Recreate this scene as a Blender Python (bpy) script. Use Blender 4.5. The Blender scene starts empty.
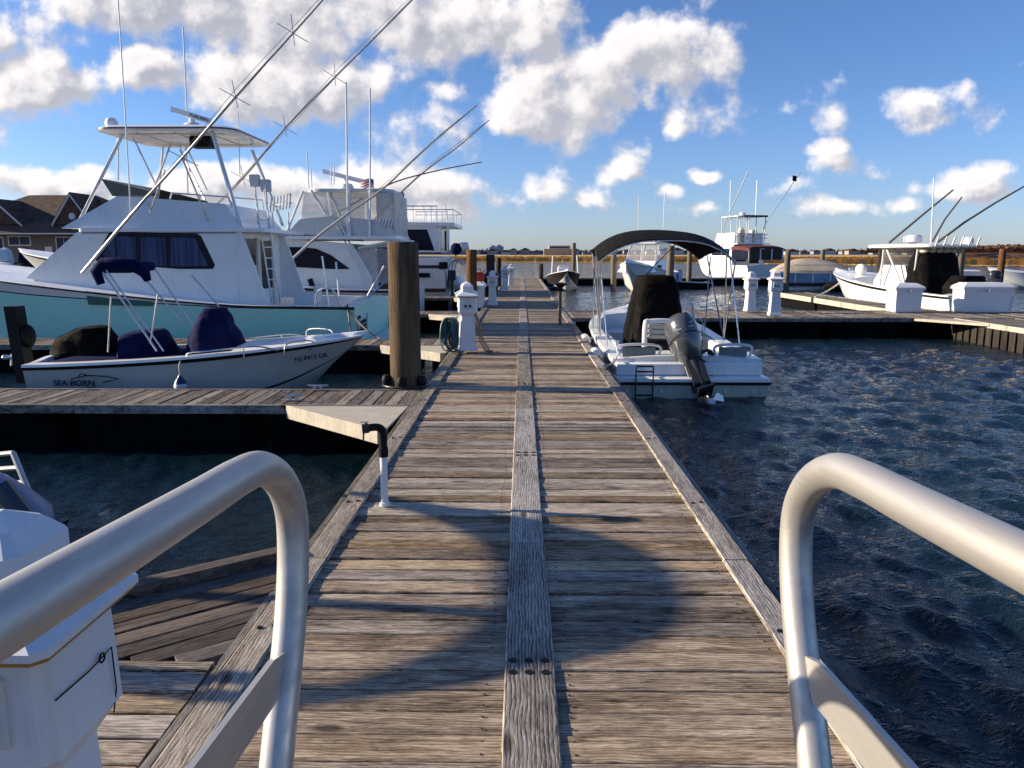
import bpy, bmesh, math, random
import numpy as np
from mathutils import Vector, Matrix, noise as mnoise
random.seed(7); R = math.radians
scene = bpy.context.scene

# ---------------------------------------------------------------- camera
F_PX = 769.0; PITCH = R(9.6); YAW = R(0.75); EYE = Vector((0, 0, 1.65))
cam_d = bpy.data.cameras.new("camera"); cam = bpy.data.objects.new("camera", cam_d)
scene.collection.objects.link(cam); scene.camera = cam
cam.location = EYE; cam.rotation_euler = (R(90) - PITCH, 0, YAW)
cam_d.sensor_width = 36; cam_d.lens = F_PX / 1024 * 36; cam_d.clip_start = 0.02; cam_d.clip_end = 12000

# ---------------------------------------------------------------- sun, sky, exposure
SUN_EL = R(18.5); SUN_T = R(7)                     # low sun from the left, a touch beyond the frame plane
to_sun = Vector((-math.cos(SUN_EL) * math.cos(SUN_T), math.cos(SUN_EL) * math.sin(SUN_T), math.sin(SUN_EL)))
sl = bpy.data.lights.new("sun", "SUN"); sl.energy = 5.0; sl.angle = R(0.55); sl.color = (1.0, 0.85, 0.64)
so = bpy.data.objects.new("sun", sl); scene.collection.objects.link(so)
so.rotation_euler = to_sun.to_track_quat('Z', 'Y').to_euler(); so.location = (-20, 5, 20)
world = bpy.data.worlds.new("World"); scene.world = world; world.use_nodes = True
SKY_STRENGTH = 0.05
vs = scene.view_settings; vs.view_transform = 'Standard'; vs.look = 'None'; vs.exposure = 0.95; vs.gamma = 1; vs.use_curve_mapping = False
scene.cycles.use_denoising = True; scene.cycles.denoiser = 'OPENIMAGEDENOISE'; scene.cycles.denoising_input_passes = 'RGB_ALBEDO_NORMAL'; scene.cycles.denoising_prefilter = 'NONE'
scene.cycles.max_bounces = 7; scene.cycles.caustics_reflective = False; scene.cycles.caustics_refractive = False
scene.cycles.transparent_max_bounces = 10; scene.cycles.sample_clamp_indirect = 6

def nn(nt, t, x=0, y=0, **k):
    n = nt.nodes.new(t)
    for a, v in k.items(): setattr(n, a, v)
    return n
def mth(nt, op, a, b=None, c=None, clamp=False):
    n = nt.nodes.new('ShaderNodeMath'); n.operation = op; n.use_clamp = clamp
    for i, v in enumerate((a, b, c)):
        if v is None: continue
        if isinstance(v, (int, float)): n.inputs[i].default_value = v
        else: nt.links.new(v, n.inputs[i])
    return n.outputs[0]

# cloud banks: centre and half-size as (azimuth tangent, elevation tangent) of the direction
CLOUDS = [(160,2,150,34,1.25),(330,22,170,58,1.3),(490,30,120,50,1.15),(240,84,120,38,1.2),(140,78,90,26,1.1),(25,75,58,42,1.1),(345,84,70,36,1.1),
 (575,92,92,56,1.25),(668,52,88,52,1.25),(510,112,60,26,1),(438,128,48,30,1),(450,100,30,14,.9),
 (625,157,30,22,1.05),(622,165,30,12,1),(582,199,33,20,1.05),(570,205,28,12,1),(662,187,30,13,1),(694,206,34,12,1),(707,170,22,8,1),(540,190,30,22,.9),(498,198,44,20,.9),(455,188,40,20,.95),
 (757,116,38,20,.55),(826,108,36,20,.55),(940,110,42,20,1.05),(928,118,34,12,1),(836,165,40,17,.95),(822,150,26,11,.85),(842,205,42,12,.9),(967,176,38,17,1.05),(962,184,44,10,1),(903,200,26,11,.9),(684,126,17,11,.8),
 (60,178,95,26,1.15),(130,196,90,22,1.1),(215,186,75,26,1.1),(300,188,70,30,1.05),(370,182,60,28,1.05),(400,212,75,14,.95),(790,188,20,10,.7),(536,238,20,6,.5),
 (-160,120,180,60,1.2),(-60,30,150,40,1.1),(1180,60,120,34,1.0),(1250,190,120,20,1.0),(420,-130,330,50,1.1)]
def px_uv(px, py):
    r = Vector((math.cos(YAW), math.sin(YAW), 0)); f = Vector((-math.sin(YAW)*math.cos(PITCH), math.cos(YAW)*math.cos(PITCH), -math.sin(PITCH)))
    u = r.cross(f); d = f + r * ((px - 512) / F_PX) - u * ((py - 384) / F_PX)
    return d.x / d.y, d.z / d.y
g = bpy.data.node_groups.new("cloud_density", 'ShaderNodeTree')
g.interface.new_socket("Vector", in_out='INPUT', socket_type='NodeSocketVector')
g.interface.new_socket("Density", in_out='OUTPUT', socket_type='NodeSocketFloat')
gi = g.nodes.new('NodeGroupInput'); go = g.nodes.new('NodeGroupOutput')
def nz(vec, scale, detail, rough=.55):
    n = g.nodes.new('ShaderNodeTexNoise'); n.inputs['Scale'].default_value = scale; n.inputs['Detail'].default_value = detail; n.inputs['Roughness'].default_value = rough
    g.links.new(vec, n.inputs['Vector']); return n
w1 = nz(gi.outputs[0], 5.0, 3)
sub = g.nodes.new('ShaderNodeVectorMath'); sub.operation = 'SUBTRACT'; g.links.new(w1.outputs['Color'], sub.inputs[0]); sub.inputs[1].default_value = (.5, .5, .5)
mad = g.nodes.new('ShaderNodeVectorMath'); mad.operation = 'MULTIPLY_ADD'; g.links.new(sub.outputs[0], mad.inputs[0]); mad.inputs[1].default_value = (.12, .07, 0); g.links.new(gi.outputs[0], mad.inputs[2])
w2 = nz(gi.outputs[0], 19.0, 4)
sub2 = g.nodes.new('ShaderNodeVectorMath'); sub2.operation = 'SUBTRACT'; g.links.new(w2.outputs['Color'], sub2.inputs[0]); sub2.inputs[1].default_value = (.5, .5, .5)
mad2 = g.nodes.new('ShaderNodeVectorMath'); mad2.operation = 'MULTIPLY_ADD'; g.links.new(sub2.outputs[0], mad2.inputs[0]); mad2.inputs[1].default_value = (.05, .035, 0); g.links.new(mad.outputs[0], mad2.inputs[2]); mad = mad2
cur = None
for (cx, cy, rx, ry, wt) in CLOUDS:
    u, v = px_uv(cx, cy); k_ = 1.04 if rx > 48 else 1.22; wt = wt if rx > 48 else wt*.66; ru, rv = rx / F_PX * k_, ry / F_PX * k_
    s = g.nodes.new('ShaderNodeVectorMath'); s.operation = 'MULTIPLY_ADD'; g.links.new(mad.outputs[0], s.inputs[0])
    s.inputs[1].default_value = (1/ru, 1/rv, 0); s.inputs[2].default_value = (-u/ru, -v/rv, 0)
    l = g.nodes.new('ShaderNodeVectorMath'); l.operation = 'LENGTH'; g.links.new(s.outputs[0], l.inputs[0])
    d = mth(g, 'MULTIPLY_ADD', l.outputs['Value'], -wt, wt)
    cur = d if cur is None else mth(g, 'SMOOTH_MAX', cur, d, .12)
fb = nz(gi.outputs[0], 9.0, 9, .56); fb3 = nz(gi.outputs[0], 30.0, 6, .55)
fb2 = nz(gi.outputs[0], 5.5, 2, .5)
cur = mth(g, 'MINIMUM', cur, .70)
t = mth(g, 'MULTIPLY_ADD', mth(g, 'SUBTRACT', fb.outputs['Fac'], .535), 2.1, cur)
t = mth(g, 'MULTIPLY_ADD', mth(g, 'SUBTRACT', fb3.outputs['Fac'], .5), .85, t)
t = mth(g, 'MULTIPLY_ADD', mth(g, 'SUBTRACT', fb2.outputs['Fac'], .5), 1.1, t)
g.links.new(t, go.inputs[0])

nt = world.node_tree; nt.nodes.clear()
out = nn(nt, 'ShaderNodeOutputWorld'); bg = nn(nt, 'ShaderNodeBackground'); bg.inputs['Strength'].default_value = SKY_STRENGTH
sky = nn(nt, 'ShaderNodeTexSky', sky_type='NISHITA', sun_disc=False); sky.sun_elevation = SUN_EL; sky.sun_rotation = math.atan2(to_sun.x, to_sun.y)
sky.air_density = 1.0; sky.dust_density = 0.35; sky.ozone_density = 2.2
tc = nn(nt, 'ShaderNodeTexCoord'); sep = nn(nt, 'ShaderNodeSeparateXYZ'); nt.links.new(tc.outputs['Generated'], sep.inputs[0])
ay = mth(nt, 'MAXIMUM', mth(nt, 'ABSOLUTE', sep.outputs[1]), .02)
uu = mth(nt, 'DIVIDE', sep.outputs[0], ay); vv = mth(nt, 'DIVIDE', sep.outputs[2], ay)
cmb = nn(nt, 'ShaderNodeCombineXYZ'); nt.links.new(uu, cmb.inputs[0]); nt.links.new(vv, cmb.inputs[1])
def dens(off):
    a = nn(nt, 'ShaderNodeVectorMath', operation='ADD'); nt.links.new(cmb.outputs[0], a.inputs[0]); a.inputs[1].default_value = off
    gg = nt.nodes.new('ShaderNodeGroup'); gg.node_tree = g; nt.links.new(a.outputs[0], gg.inputs[0]); return gg.outputs[0]
d0 = dens((0, 0, 0)); d1 = dens((-.020, .018, 0))
alpha = nn(nt, 'ShaderNodeMapRange', interpolation_type='SMOOTHSTEP'); nt.links.new(d0, alpha.inputs[0]); alpha.inputs[1].default_value = -.02; alpha.inputs[2].default_value = .46
lit = nn(nt, 'ShaderNodeMapRange', interpolation_type='SMOOTHSTEP'); nt.links.new(mth(nt, 'SUBTRACT', d0, d1), lit.inputs[0]); lit.inputs[1].default_value = -.30; lit.inputs[2].default_value = .42
thick = nn(nt, 'ShaderNodeMapRange'); nt.links.new(d0, thick.inputs[0]); thick.inputs[1].default_value = .25; thick.inputs[2].default_value = .95; thick.inputs[3].default_value = 1; thick.inputs[4].default_value = .1
litf = mth(nt, 'MULTIPLY_ADD', lit.outputs[0], .78, mth(nt, 'MULTIPLY', thick.outputs[0], .25), clamp=True)
ccol = nn(nt, 'ShaderNodeMix', data_type='RGBA'); nt.links.new(litf, ccol.inputs[0]); ccol.inputs[6].default_value = (3.9, 4.15, 5.0, 1); ccol.inputs[7].default_value = (11.9, 11.2, 10.9, 1)
tint = nn(nt, 'ShaderNodeMix', data_type='RGBA', blend_type='MULTIPLY'); tint.inputs[0].default_value = 1; nt.links.new(sky.outputs[0], tint.inputs[6]); tr = nn(nt, 'ShaderNodeMapRange'); nt.links.new(vv, tr.inputs[0]); tr.inputs[1].default_value = 0; tr.inputs[2].default_value = .22
tm = nn(nt, 'ShaderNodeMix', data_type='RGBA'); nt.links.new(tr.outputs[0], tm.inputs[0]); tm.inputs[6].default_value = (1.05, 1.25, 2.0, 1); tm.inputs[7].default_value = (.86, 1.14, 1.69, 1); nt.links.new(tm.outputs[2], tint.inputs[7])
TINT = tint
am = mth(nt, 'MULTIPLY', alpha.outputs[0], .96)
# clouds sit above the horizon only
hz = nn(nt, 'ShaderNodeMapRange', interpolation_type='SMOOTHSTEP'); nt.links.new(vv, hz.inputs[0]); hz.inputs[1].default_value = .005; hz.inputs[2].default_value = .05
am = mth(nt, 'MULTIPLY', am, hz.outputs[0])
bk = nn(nt, 'ShaderNodeMapRange'); nt.links.new(sep.outputs[1], bk.inputs[0]); bk.inputs[1].default_value = -.2; bk.inputs[2].default_value = .1; bk.inputs[3].default_value = .15
am = mth(nt, 'MULTIPLY', am, bk.outputs[0])
mx = nn(nt, 'ShaderNodeMix', data_type='RGBA'); nt.links.new(am, mx.inputs[0]); nt.links.new(tint.outputs[2], mx.inputs[6]); nt.links.new(ccol.outputs[2], mx.inputs[7])
nt.links.new(mx.outputs[2], bg.inputs['Color']); nt.links.new(bg.outputs[0], out.inputs['Surface'])

# ---------------------------------------------------------------- measuring helpers (photo pixel -> point of the place)
_r = Vector((math.cos(YAW), math.sin(YAW), 0)); _f = Vector((-math.sin(YAW)*math.cos(PITCH), math.cos(YAW)*math.cos(PITCH), -math.sin(PITCH))); _u = _r.cross(_f)
def ray(px, py): return _f + _r * ((px - 512) / F_PX) - _u * ((py - 384) / F_PX)
def at(px, py, Y):
    d = ray(px, py); return EYE + d * (Y / d.y)
def gnd(px, py, z=0.0):
    d = ray(px, py); return EYE + d * ((z - EYE.z) / d.z)

# ---------------------------------------------------------------- materials
def pmat(name, col, rough=.5, metal=0, var=.12, scale=4, bump=0, bscale=40, coat=0, spec=None, dirt=None, dstretch=(2.2,2.2,.35), emis=None, tint2=None, stretch=(1,1,1)):
    m = bpy.data.materials.new(name); m.use_nodes = True; nt = m.node_tree; b = nt.nodes['Principled BSDF']
    b.inputs['Roughness'].default_value = rough; b.inputs['Metallic'].default_value = metal
    if spec is not None: b.inputs['Specular IOR Level'].default_value = spec
    if coat: b.inputs['Coat Weight'].default_value = coat; b.inputs['Coat Roughness'].default_value = .08
    tc = nn(nt, 'ShaderNodeTexCoord'); mp = nn(nt, 'ShaderNodeMapping'); mp.inputs['Scale'].default_value = stretch; nt.links.new(tc.outputs['Object'], mp.inputs[0])
    n = nn(nt, 'ShaderNodeTexNoise'); n.inputs['Scale'].default_value = scale; n.inputs['Detail'].default_value = 8; n.inputs['Roughness'].default_value = .62; nt.links.new(mp.outputs[0], n.inputs['Vector'])
    r = nn(nt, 'ShaderNodeMapRange'); nt.links.new(n.outputs['Fac'], r.inputs[0]); r.inputs[1].default_value = .3; r.inputs[2].default_value = .7
    mx = nn(nt, 'ShaderNodeMix', data_type='RGBA'); nt.links.new(r.outputs[0], mx.inputs[0])
    c2 = tint2 or tuple(c * (1 - 2*var) for c in col)
    mx.inputs[6].default_value = (*c2, 1); mx.inputs[7].default_value = (*[min(1, c * (1 + var*.6)) for c in col], 1)
    last = mx.outputs[2]
    if dirt:
        n2 = nn(nt, 'ShaderNodeTexNoise'); n2.inputs['Scale'].default_value = scale*2.3; n2.inputs['Detail'].default_value = 6; n2.inputs['Roughness'].default_value = .7
        mp2 = nn(nt, 'ShaderNodeMapping'); mp2.inputs['Scale'].default_value = dstretch; nt.links.new(tc.outputs['Object'], mp2.inputs[0]); nt.links.new(mp2.outputs[0], n2.inputs['Vector'])
        r2 = nn(nt, 'ShaderNodeMapRange'); nt.links.new(n2.outputs['Fac'], r2.inputs[0]); r2.inputs[1].default_value = .52; r2.inputs[2].default_value = .75; r2.inputs[4].default_value = dirt[1]
        m2 = nn(nt, 'ShaderNodeMix', data_type='RGBA'); nt.links.new(r2.outputs[0], m2.inputs[0]); nt.links.new(last, m2.inputs[6]); m2.inputs[7].default_value = (*dirt[0], 1); last = m2.outputs[2]
    nt.links.new(last, b.inputs['Base Color'])
    rr = nn(nt, 'ShaderNodeMapRange'); nt.links.new(n.outputs['Fac'], rr.inputs[0]); rr.inputs[1].default_value = .3; rr.inputs[2].default_value = .7; rr.inputs[3].default_value = min(1, rough*1.25); rr.inputs[4].default_value = rough*.8
    nt.links.new(rr.outputs[0], b.inputs['Roughness'])
    if bump:
        nb = nn(nt, 'ShaderNodeTexNoise'); nb.inputs['Scale'].default_value = bscale; nb.inputs['Detail'].default_value = 5; nt.links.new(mp.outputs[0], nb.inputs['Vector'])
        bp = nn(nt, 'ShaderNodeBump'); bp.inputs['Strength'].default_value = min(1, bump); bp.inputs['Distance'].default_value = .01 * max(1, bump); nt.links.new(nb.outputs['Fac'], bp.inputs['Height']); nt.links.new(bp.outputs[0], b.inputs['Normal'])
    return m

def wood(name, dark, mid, light, zebra=0.0, wet=0):
    """weathered boards: the grain runs along local X, every board has its own offset and tone ('rnd' attribute)"""
    m = bpy.data.materials.new(name); m.use_nodes = True; nt = m.node_tree; b = nt.nodes['Principled BSDF']; L = nt.links
    tc = nn(nt, 'ShaderNodeTexCoord'); at_ = nn(nt, 'ShaderNodeAttribute'); at_.attribute_name = 'rnd'
    off = nn(nt, 'ShaderNodeVectorMath', operation='MULTIPLY_ADD'); L.new(at_.outputs['Color'], off.inputs[0]); off.inputs[1].default_value = (37, 0, 23); L.new(tc.outputs['Object'], off.inputs[2])
    wn = nn(nt, 'ShaderNodeTexNoise'); wn.inputs['Scale'].default_value = 5.5; wn.inputs['Detail'].default_value = 3; L.new(off.outputs[0], wn.inputs['Vector'])
    wo = nn(nt, 'ShaderNodeVectorMath', operation='MULTIPLY_ADD'); L.new(wn.outputs['Color'], wo.inputs[0]); wo.inputs[1].default_value = (.06, .016, 0); L.new(off.outputs[0], wo.inputs[2]); off = wo
    def noise(sc, detail, rough, scale=1, dist=0):
        mp = nn(nt, 'ShaderNodeMapping'); mp.inputs['Scale'].default_value = sc; L.new(off.outputs[0], mp.inputs[0])
        n = nn(nt, 'ShaderNodeTexNoise'); n.inputs['Scale'].default_value = scale; n.inputs['Detail'].default_value = detail; n.inputs['Roughness'].default_value = rough; n.inputs['Distortion'].default_value = dist
        L.new(mp.outputs[0], n.inputs['Vector']); return n.outputs['Fac']
    fine = noise((18, 150, 20), 5, .7); med = noise((5, 34, 8), 7, .72, 1, 1.0); blot = noise((1.6, 6, 1), 5, .65); crack = noise((1.5, 55, 6), 4, .6, 1, .6)
    mpw = nn(nt, 'ShaderNodeMapping'); mpw.inputs['Scale'].default_value = (.35, 1, 1); L.new(off.outputs[0], mpw.inputs[0])
    wv = nn(nt, 'ShaderNodeTexWave', wave_type='BANDS', bands_direction='Y', wave_profile='SAW'); wv.inputs['Scale'].default_value = 21; wv.inputs['Distortion'].default_value = 5; wv.inputs['Detail'].default_value = 1.5; wv.inputs['Detail Scale'].default_value = .9; wv.inputs['Detail Roughness'].default_value = .45
    L.new(mpw.outputs[0], wv.inputs['Vector'])
    sepc = nn(nt, 'ShaderNodeSeparateColor'); L.new(at_.outputs['Color'], sepc.inputs[0])
    tone = mth(nt, 'MULTIPLY_ADD', sepc.outputs[1], .34, -.17)
    v = mth(nt, 'MULTIPLY_ADD', mth(nt, 'SUBTRACT', fine, .5), .9, .5)
    v = mth(nt, 'MULTIPLY_ADD', mth(nt, 'SUBTRACT', med, .5), 1.35, v)
    v = mth(nt, 'MULTIPLY_ADD', mth(nt, 'SUBTRACT', blot, .5), .75, v)
    v = mth(nt, 'MULTIPLY_ADD', mth(nt, 'SUBTRACT', wv.outputs['Fac'], .5), .28 + zebra, v)
    v = mth(nt, 'ADD', v, tone)
    cr = nn(nt, 'ShaderNodeMapRange', interpolation_type='SMOOTHSTEP'); L.new(crack, cr.inputs[0]); cr.inputs[1].default_value = .30; cr.inputs[2].default_value = .37
    ramp = nn(nt, 'ShaderNodeValToRGB'); e = ramp.color_ramp.elements; e[0].position = .12; e[0].color = (*dark, 1); e[1].position = .9; e[1].color = (*light, 1)
    x = e.new(.5); x.color = (*mid, 1); L.new(v, ramp.inputs[0])
    # knots
    vo = nn(nt, 'ShaderNodeTexVoronoi'); mpk = nn(nt, 'ShaderNodeMapping'); mpk.inputs['Scale'].default_value = (1.6, 5.5, 2); L.new(off.outputs[0], mpk.inputs[0]); L.new(mpk.outputs[0], vo.inputs['Vector']); vo.inputs['Scale'].default_value = 1
    kn = nn(nt, 'ShaderNodeMapRange', interpolation_type='SMOOTHSTEP'); L.new(vo.outputs['Distance'], kn.inputs[0]); kn.inputs[1].default_value = .06; kn.inputs[2].default_value = .15; kn.inputs[3].default_value = .25; kn.inputs[4].default_value = 1
    mul = nn(nt, 'ShaderNodeMix', data_type='RGBA', blend_type='MULTIPLY'); mul.inputs[0].default_value = 1; L.new(ramp.outputs[0], mul.inputs[6])
    cc = mth(nt, 'MULTIPLY', mth(nt, 'MULTIPLY_ADD', cr.outputs[0], .8, .2), kn.outputs[0])
    cmbn = nn(nt, 'ShaderNodeCombineColor'); [L.new(cc, cmbn.inputs[i]) for i in range(3)]; L.new(cmbn.outputs[0], mul.inputs[7])
    hs = nn(nt, 'ShaderNodeHueSaturation'); L.new(mul.outputs[2], hs.inputs['Color']); L.new(mth(nt, 'MULTIPLY_ADD', sepc.outputs[2], .6, .55), hs.inputs['Saturation'])
    L.new(hs.outputs[0], b.inputs['Base Color']); b.inputs['Roughness'].default_value = .78; b.inputs['Specular IOR Level'].default_value = .25
    h = mth(nt, 'ADD', mth(nt, 'MULTIPLY', v, .5), mth(nt, 'MULTIPLY', cc, .8))
    bp = nn(nt, 'ShaderNodeBump'); bp.inputs['Strength'].default_value = .8; bp.inputs['Distance'].default_value = .007; L.new(h, bp.inputs['Height']); L.new(bp.outputs[0], b.inputs['Normal'])
    return m

M = {}
M['deck'] = wood('deck_boards', (.022,.013,.008), (.25,.178,.115), (.62,.50,.35))
M['deckgrey'] = wood('finger_boards', (.03,.022,.016), (.17,.13,.10), (.40,.34,.27))
M['curb'] = wood('curb_boards', (.05,.04,.03), (.28,.225,.17), (.55,.47,.38), zebra=.30)
M['dark_wood'] = wood('stained_boards', (.015,.011,.009), (.085,.062,.05), (.21,.165,.13))
M['beam'] = wood('side_beams', (.05,.045,.04), (.19,.17,.145), (.36,.33,.29))
M['ply'] = pmat('pale_plywood', (.50,.45,.36), .7, var=.12, scale=6, dirt=((.16,.12,.07), .6))
M['float'] = pmat('black_float', (.004,.004,.004), .9, var=.3, spec=.1)
M['white'] = pmat('white_gelcoat', (.83,.83,.82), .28, var=.04, scale=2, coat=.3, dirt=((.5,.47,.40), .35))
M['white2'] = pmat('dull_white_paint', (.66,.66,.64), .45, var=.06, scale=2, dirt=((.38,.34,.28), .5))
M['plastic'] = pmat('white_moulded_plastic', (.74,.74,.75), .42, var=.04, scale=4, dirt=((.45,.42,.36), .35))
M['cream'] = pmat('cream_vinyl', (.62,.56,.44), .5, var=.08)
M['teal'] = pmat('teal_hull_paint', (.46,.88,.77), .40, var=.05, scale=1.2, spec=.3, dirt=((.3,.66,.6), .3))
M['tealglass'] = pmat('dark_teal_glass', (.01,.12,.10), .12, var=.2, scale=10)
M['glass'] = pmat('dark_tinted_glass', (.008,.012,.03), .12, var=.3, scale=3, spec=.12)
M['curtain'] = pmat('curtain_behind_glass', (.06,.09,.19), .35, spec=.15, var=.45, scale=3, stretch=(6,6,.15))
M['black'] = pmat('black_rubber', (.008,.008,.009), .6, spec=.2, var=.2)
M['blackcloth'] = pmat('black_canvas', (.008,.007,.007), .9, spec=.08, var=.3, scale=5, bump=1.2, bscale=9)
M['navy'] = pmat('navy_canvas', (.006,.009,.055), .9, spec=.08, var=.22, scale=5, bump=1.5, bscale=8)
M['brownstripe'] = pmat('dark_red_stripe', (.10,.028,.022), .35)
M['navystripe'] = pmat('navy_stripe', (.02,.03,.12), .3)
M['steel'] = pmat('polished_steel', (.66,.65,.63), .32, metal=1, var=.06)
M['alu'] = pmat('satin_aluminium', (.56,.54,.50), .46, metal=.7, var=.10, scale=14, bump=.04, bscale=60, stretch=(1,.25,1), dirt=((.30,.27,.23), .35))
M['rail'] = pmat('worn_rail_aluminium', (.60,.57,.53), .45, metal=.72, var=.12, scale=22, bump=.03, bscale=80, stretch=(1,.08,1), dirt=((.25,.22,.20), .35), dstretch=(9,.22,5))
M['runabout'] = pmat('grey_white_hull', (.50,.51,.48), .35, var=.05, scale=2, coat=.2, dirt=((.32,.32,.28), .4))
M['whitetube'] = pmat('white_painted_tube', (.75,.74,.72), .3, metal=.2, var=.05)
M['pole'] = pmat('outrigger_aluminium', (.58,.57,.53), .35, metal=.6, var=.1)
M['darkpole'] = pmat('dark_carbon_pole', (.10,.09,.085), .35, var=.1)
M['engine'] = pmat('graphite_engine_paint', (.095,.10,.11), .22, metal=.35, var=.06, coat=.5)
M['enginedk'] = pmat('dark_engine_parts', (.035,.035,.04), .35, metal=.3, var=.2)
M['chalk'] = pmat('pale_lettering', (.6,.6,.6), .5, var=.03)
M['blackink'] = pmat('black_lettering', (.012,.012,.014), .5, var=.03)
M['inkdark'] = pmat('dark_blue_lettering', (.008,.012,.03), .9, spec=.05, var=.03)
M['creosote'] = pmat('piling_wood', (.125,.088,.056), .9, spec=.1, var=.32, scale=3, bump=.7, bscale=14, stretch=(3,3,.3), dirt=((.03,.018,.012), .9))
M['rustpile'] = pmat('rust_stained_piling_wood', (.15,.075,.035), .9, spec=.1, var=.25, scale=3, bump=.35, bscale=14, stretch=(3,3,.3), dirt=((.05,.025,.015), .8))
M['darkpile'] = pmat('tarred_and_shaded_wood', (.03,.02,.015), .8, var=.3, scale=3, bump=2.0, bscale=14, stretch=(3,3,.3))
M['greypile'] = pmat('silvered_piling_wood', (.19,.16,.12), .9, spec=.1, var=.2, scale=3, bump=.35, bscale=14, stretch=(3,3,.3), dirt=((.07,.05,.035), .7))
M['tealhose'] = pmat('teal_green_hose', (.03,.13,.13), .5, var=.3)
M['tanhose'] = pmat('tan_cord', (.35,.24,.15), .6, var=.15)
M['rope'] = pmat('off_white_rope', (.55,.52,.45), .8, var=.15, scale=40, bump=1, bscale=90)
M['brass'] = pmat('brown_yellow_edge', (.42,.22,.04), .5, var=.15)
M['red'] = pmat('red_plastic', (.45,.02,.015), .4, var=.1)
M['maroon'] = pmat('maroon_canvas', (.10,.014,.02), .8, var=.15, bump=1)
M['beige'] = pmat('beige_canvas', (.40,.34,.27), .8, var=.1, bump=1.2, bscale=6)
M['bluepanel'] = pmat('blue_white_panel', (.20,.32,.48), .4, var=.15)
M['woodbrown'] = pmat('varnished_teak', (.13,.045,.02), .35, var=.2, scale=8)
M['shingle'] = pmat('brown_roof_shingles', (.095,.048,.03), .9, var=.25, scale=1.5, bump=3, bscale=6)
M['siding'] = pmat('grey_clapboard', (.15,.15,.145), .8, var=.1, scale=.6, stretch=(1,1,14))
M['redsiding'] = pmat('brown_shakes', (.12,.065,.045), .85, var=.2, scale=3)
M['trim'] = pmat('white_trim', (.72,.71,.69), .5, var=.04)
M['vinyl'] = None

def vinyl():
    m = pmat('clear_vinyl_enclosure', (.5,.5,.52), .12, var=.1, scale=3); b = m.node_tree.nodes['Principled BSDF']; b.inputs['Alpha'].default_value = .38
    return m
M['vinyl'] = vinyl()

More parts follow.
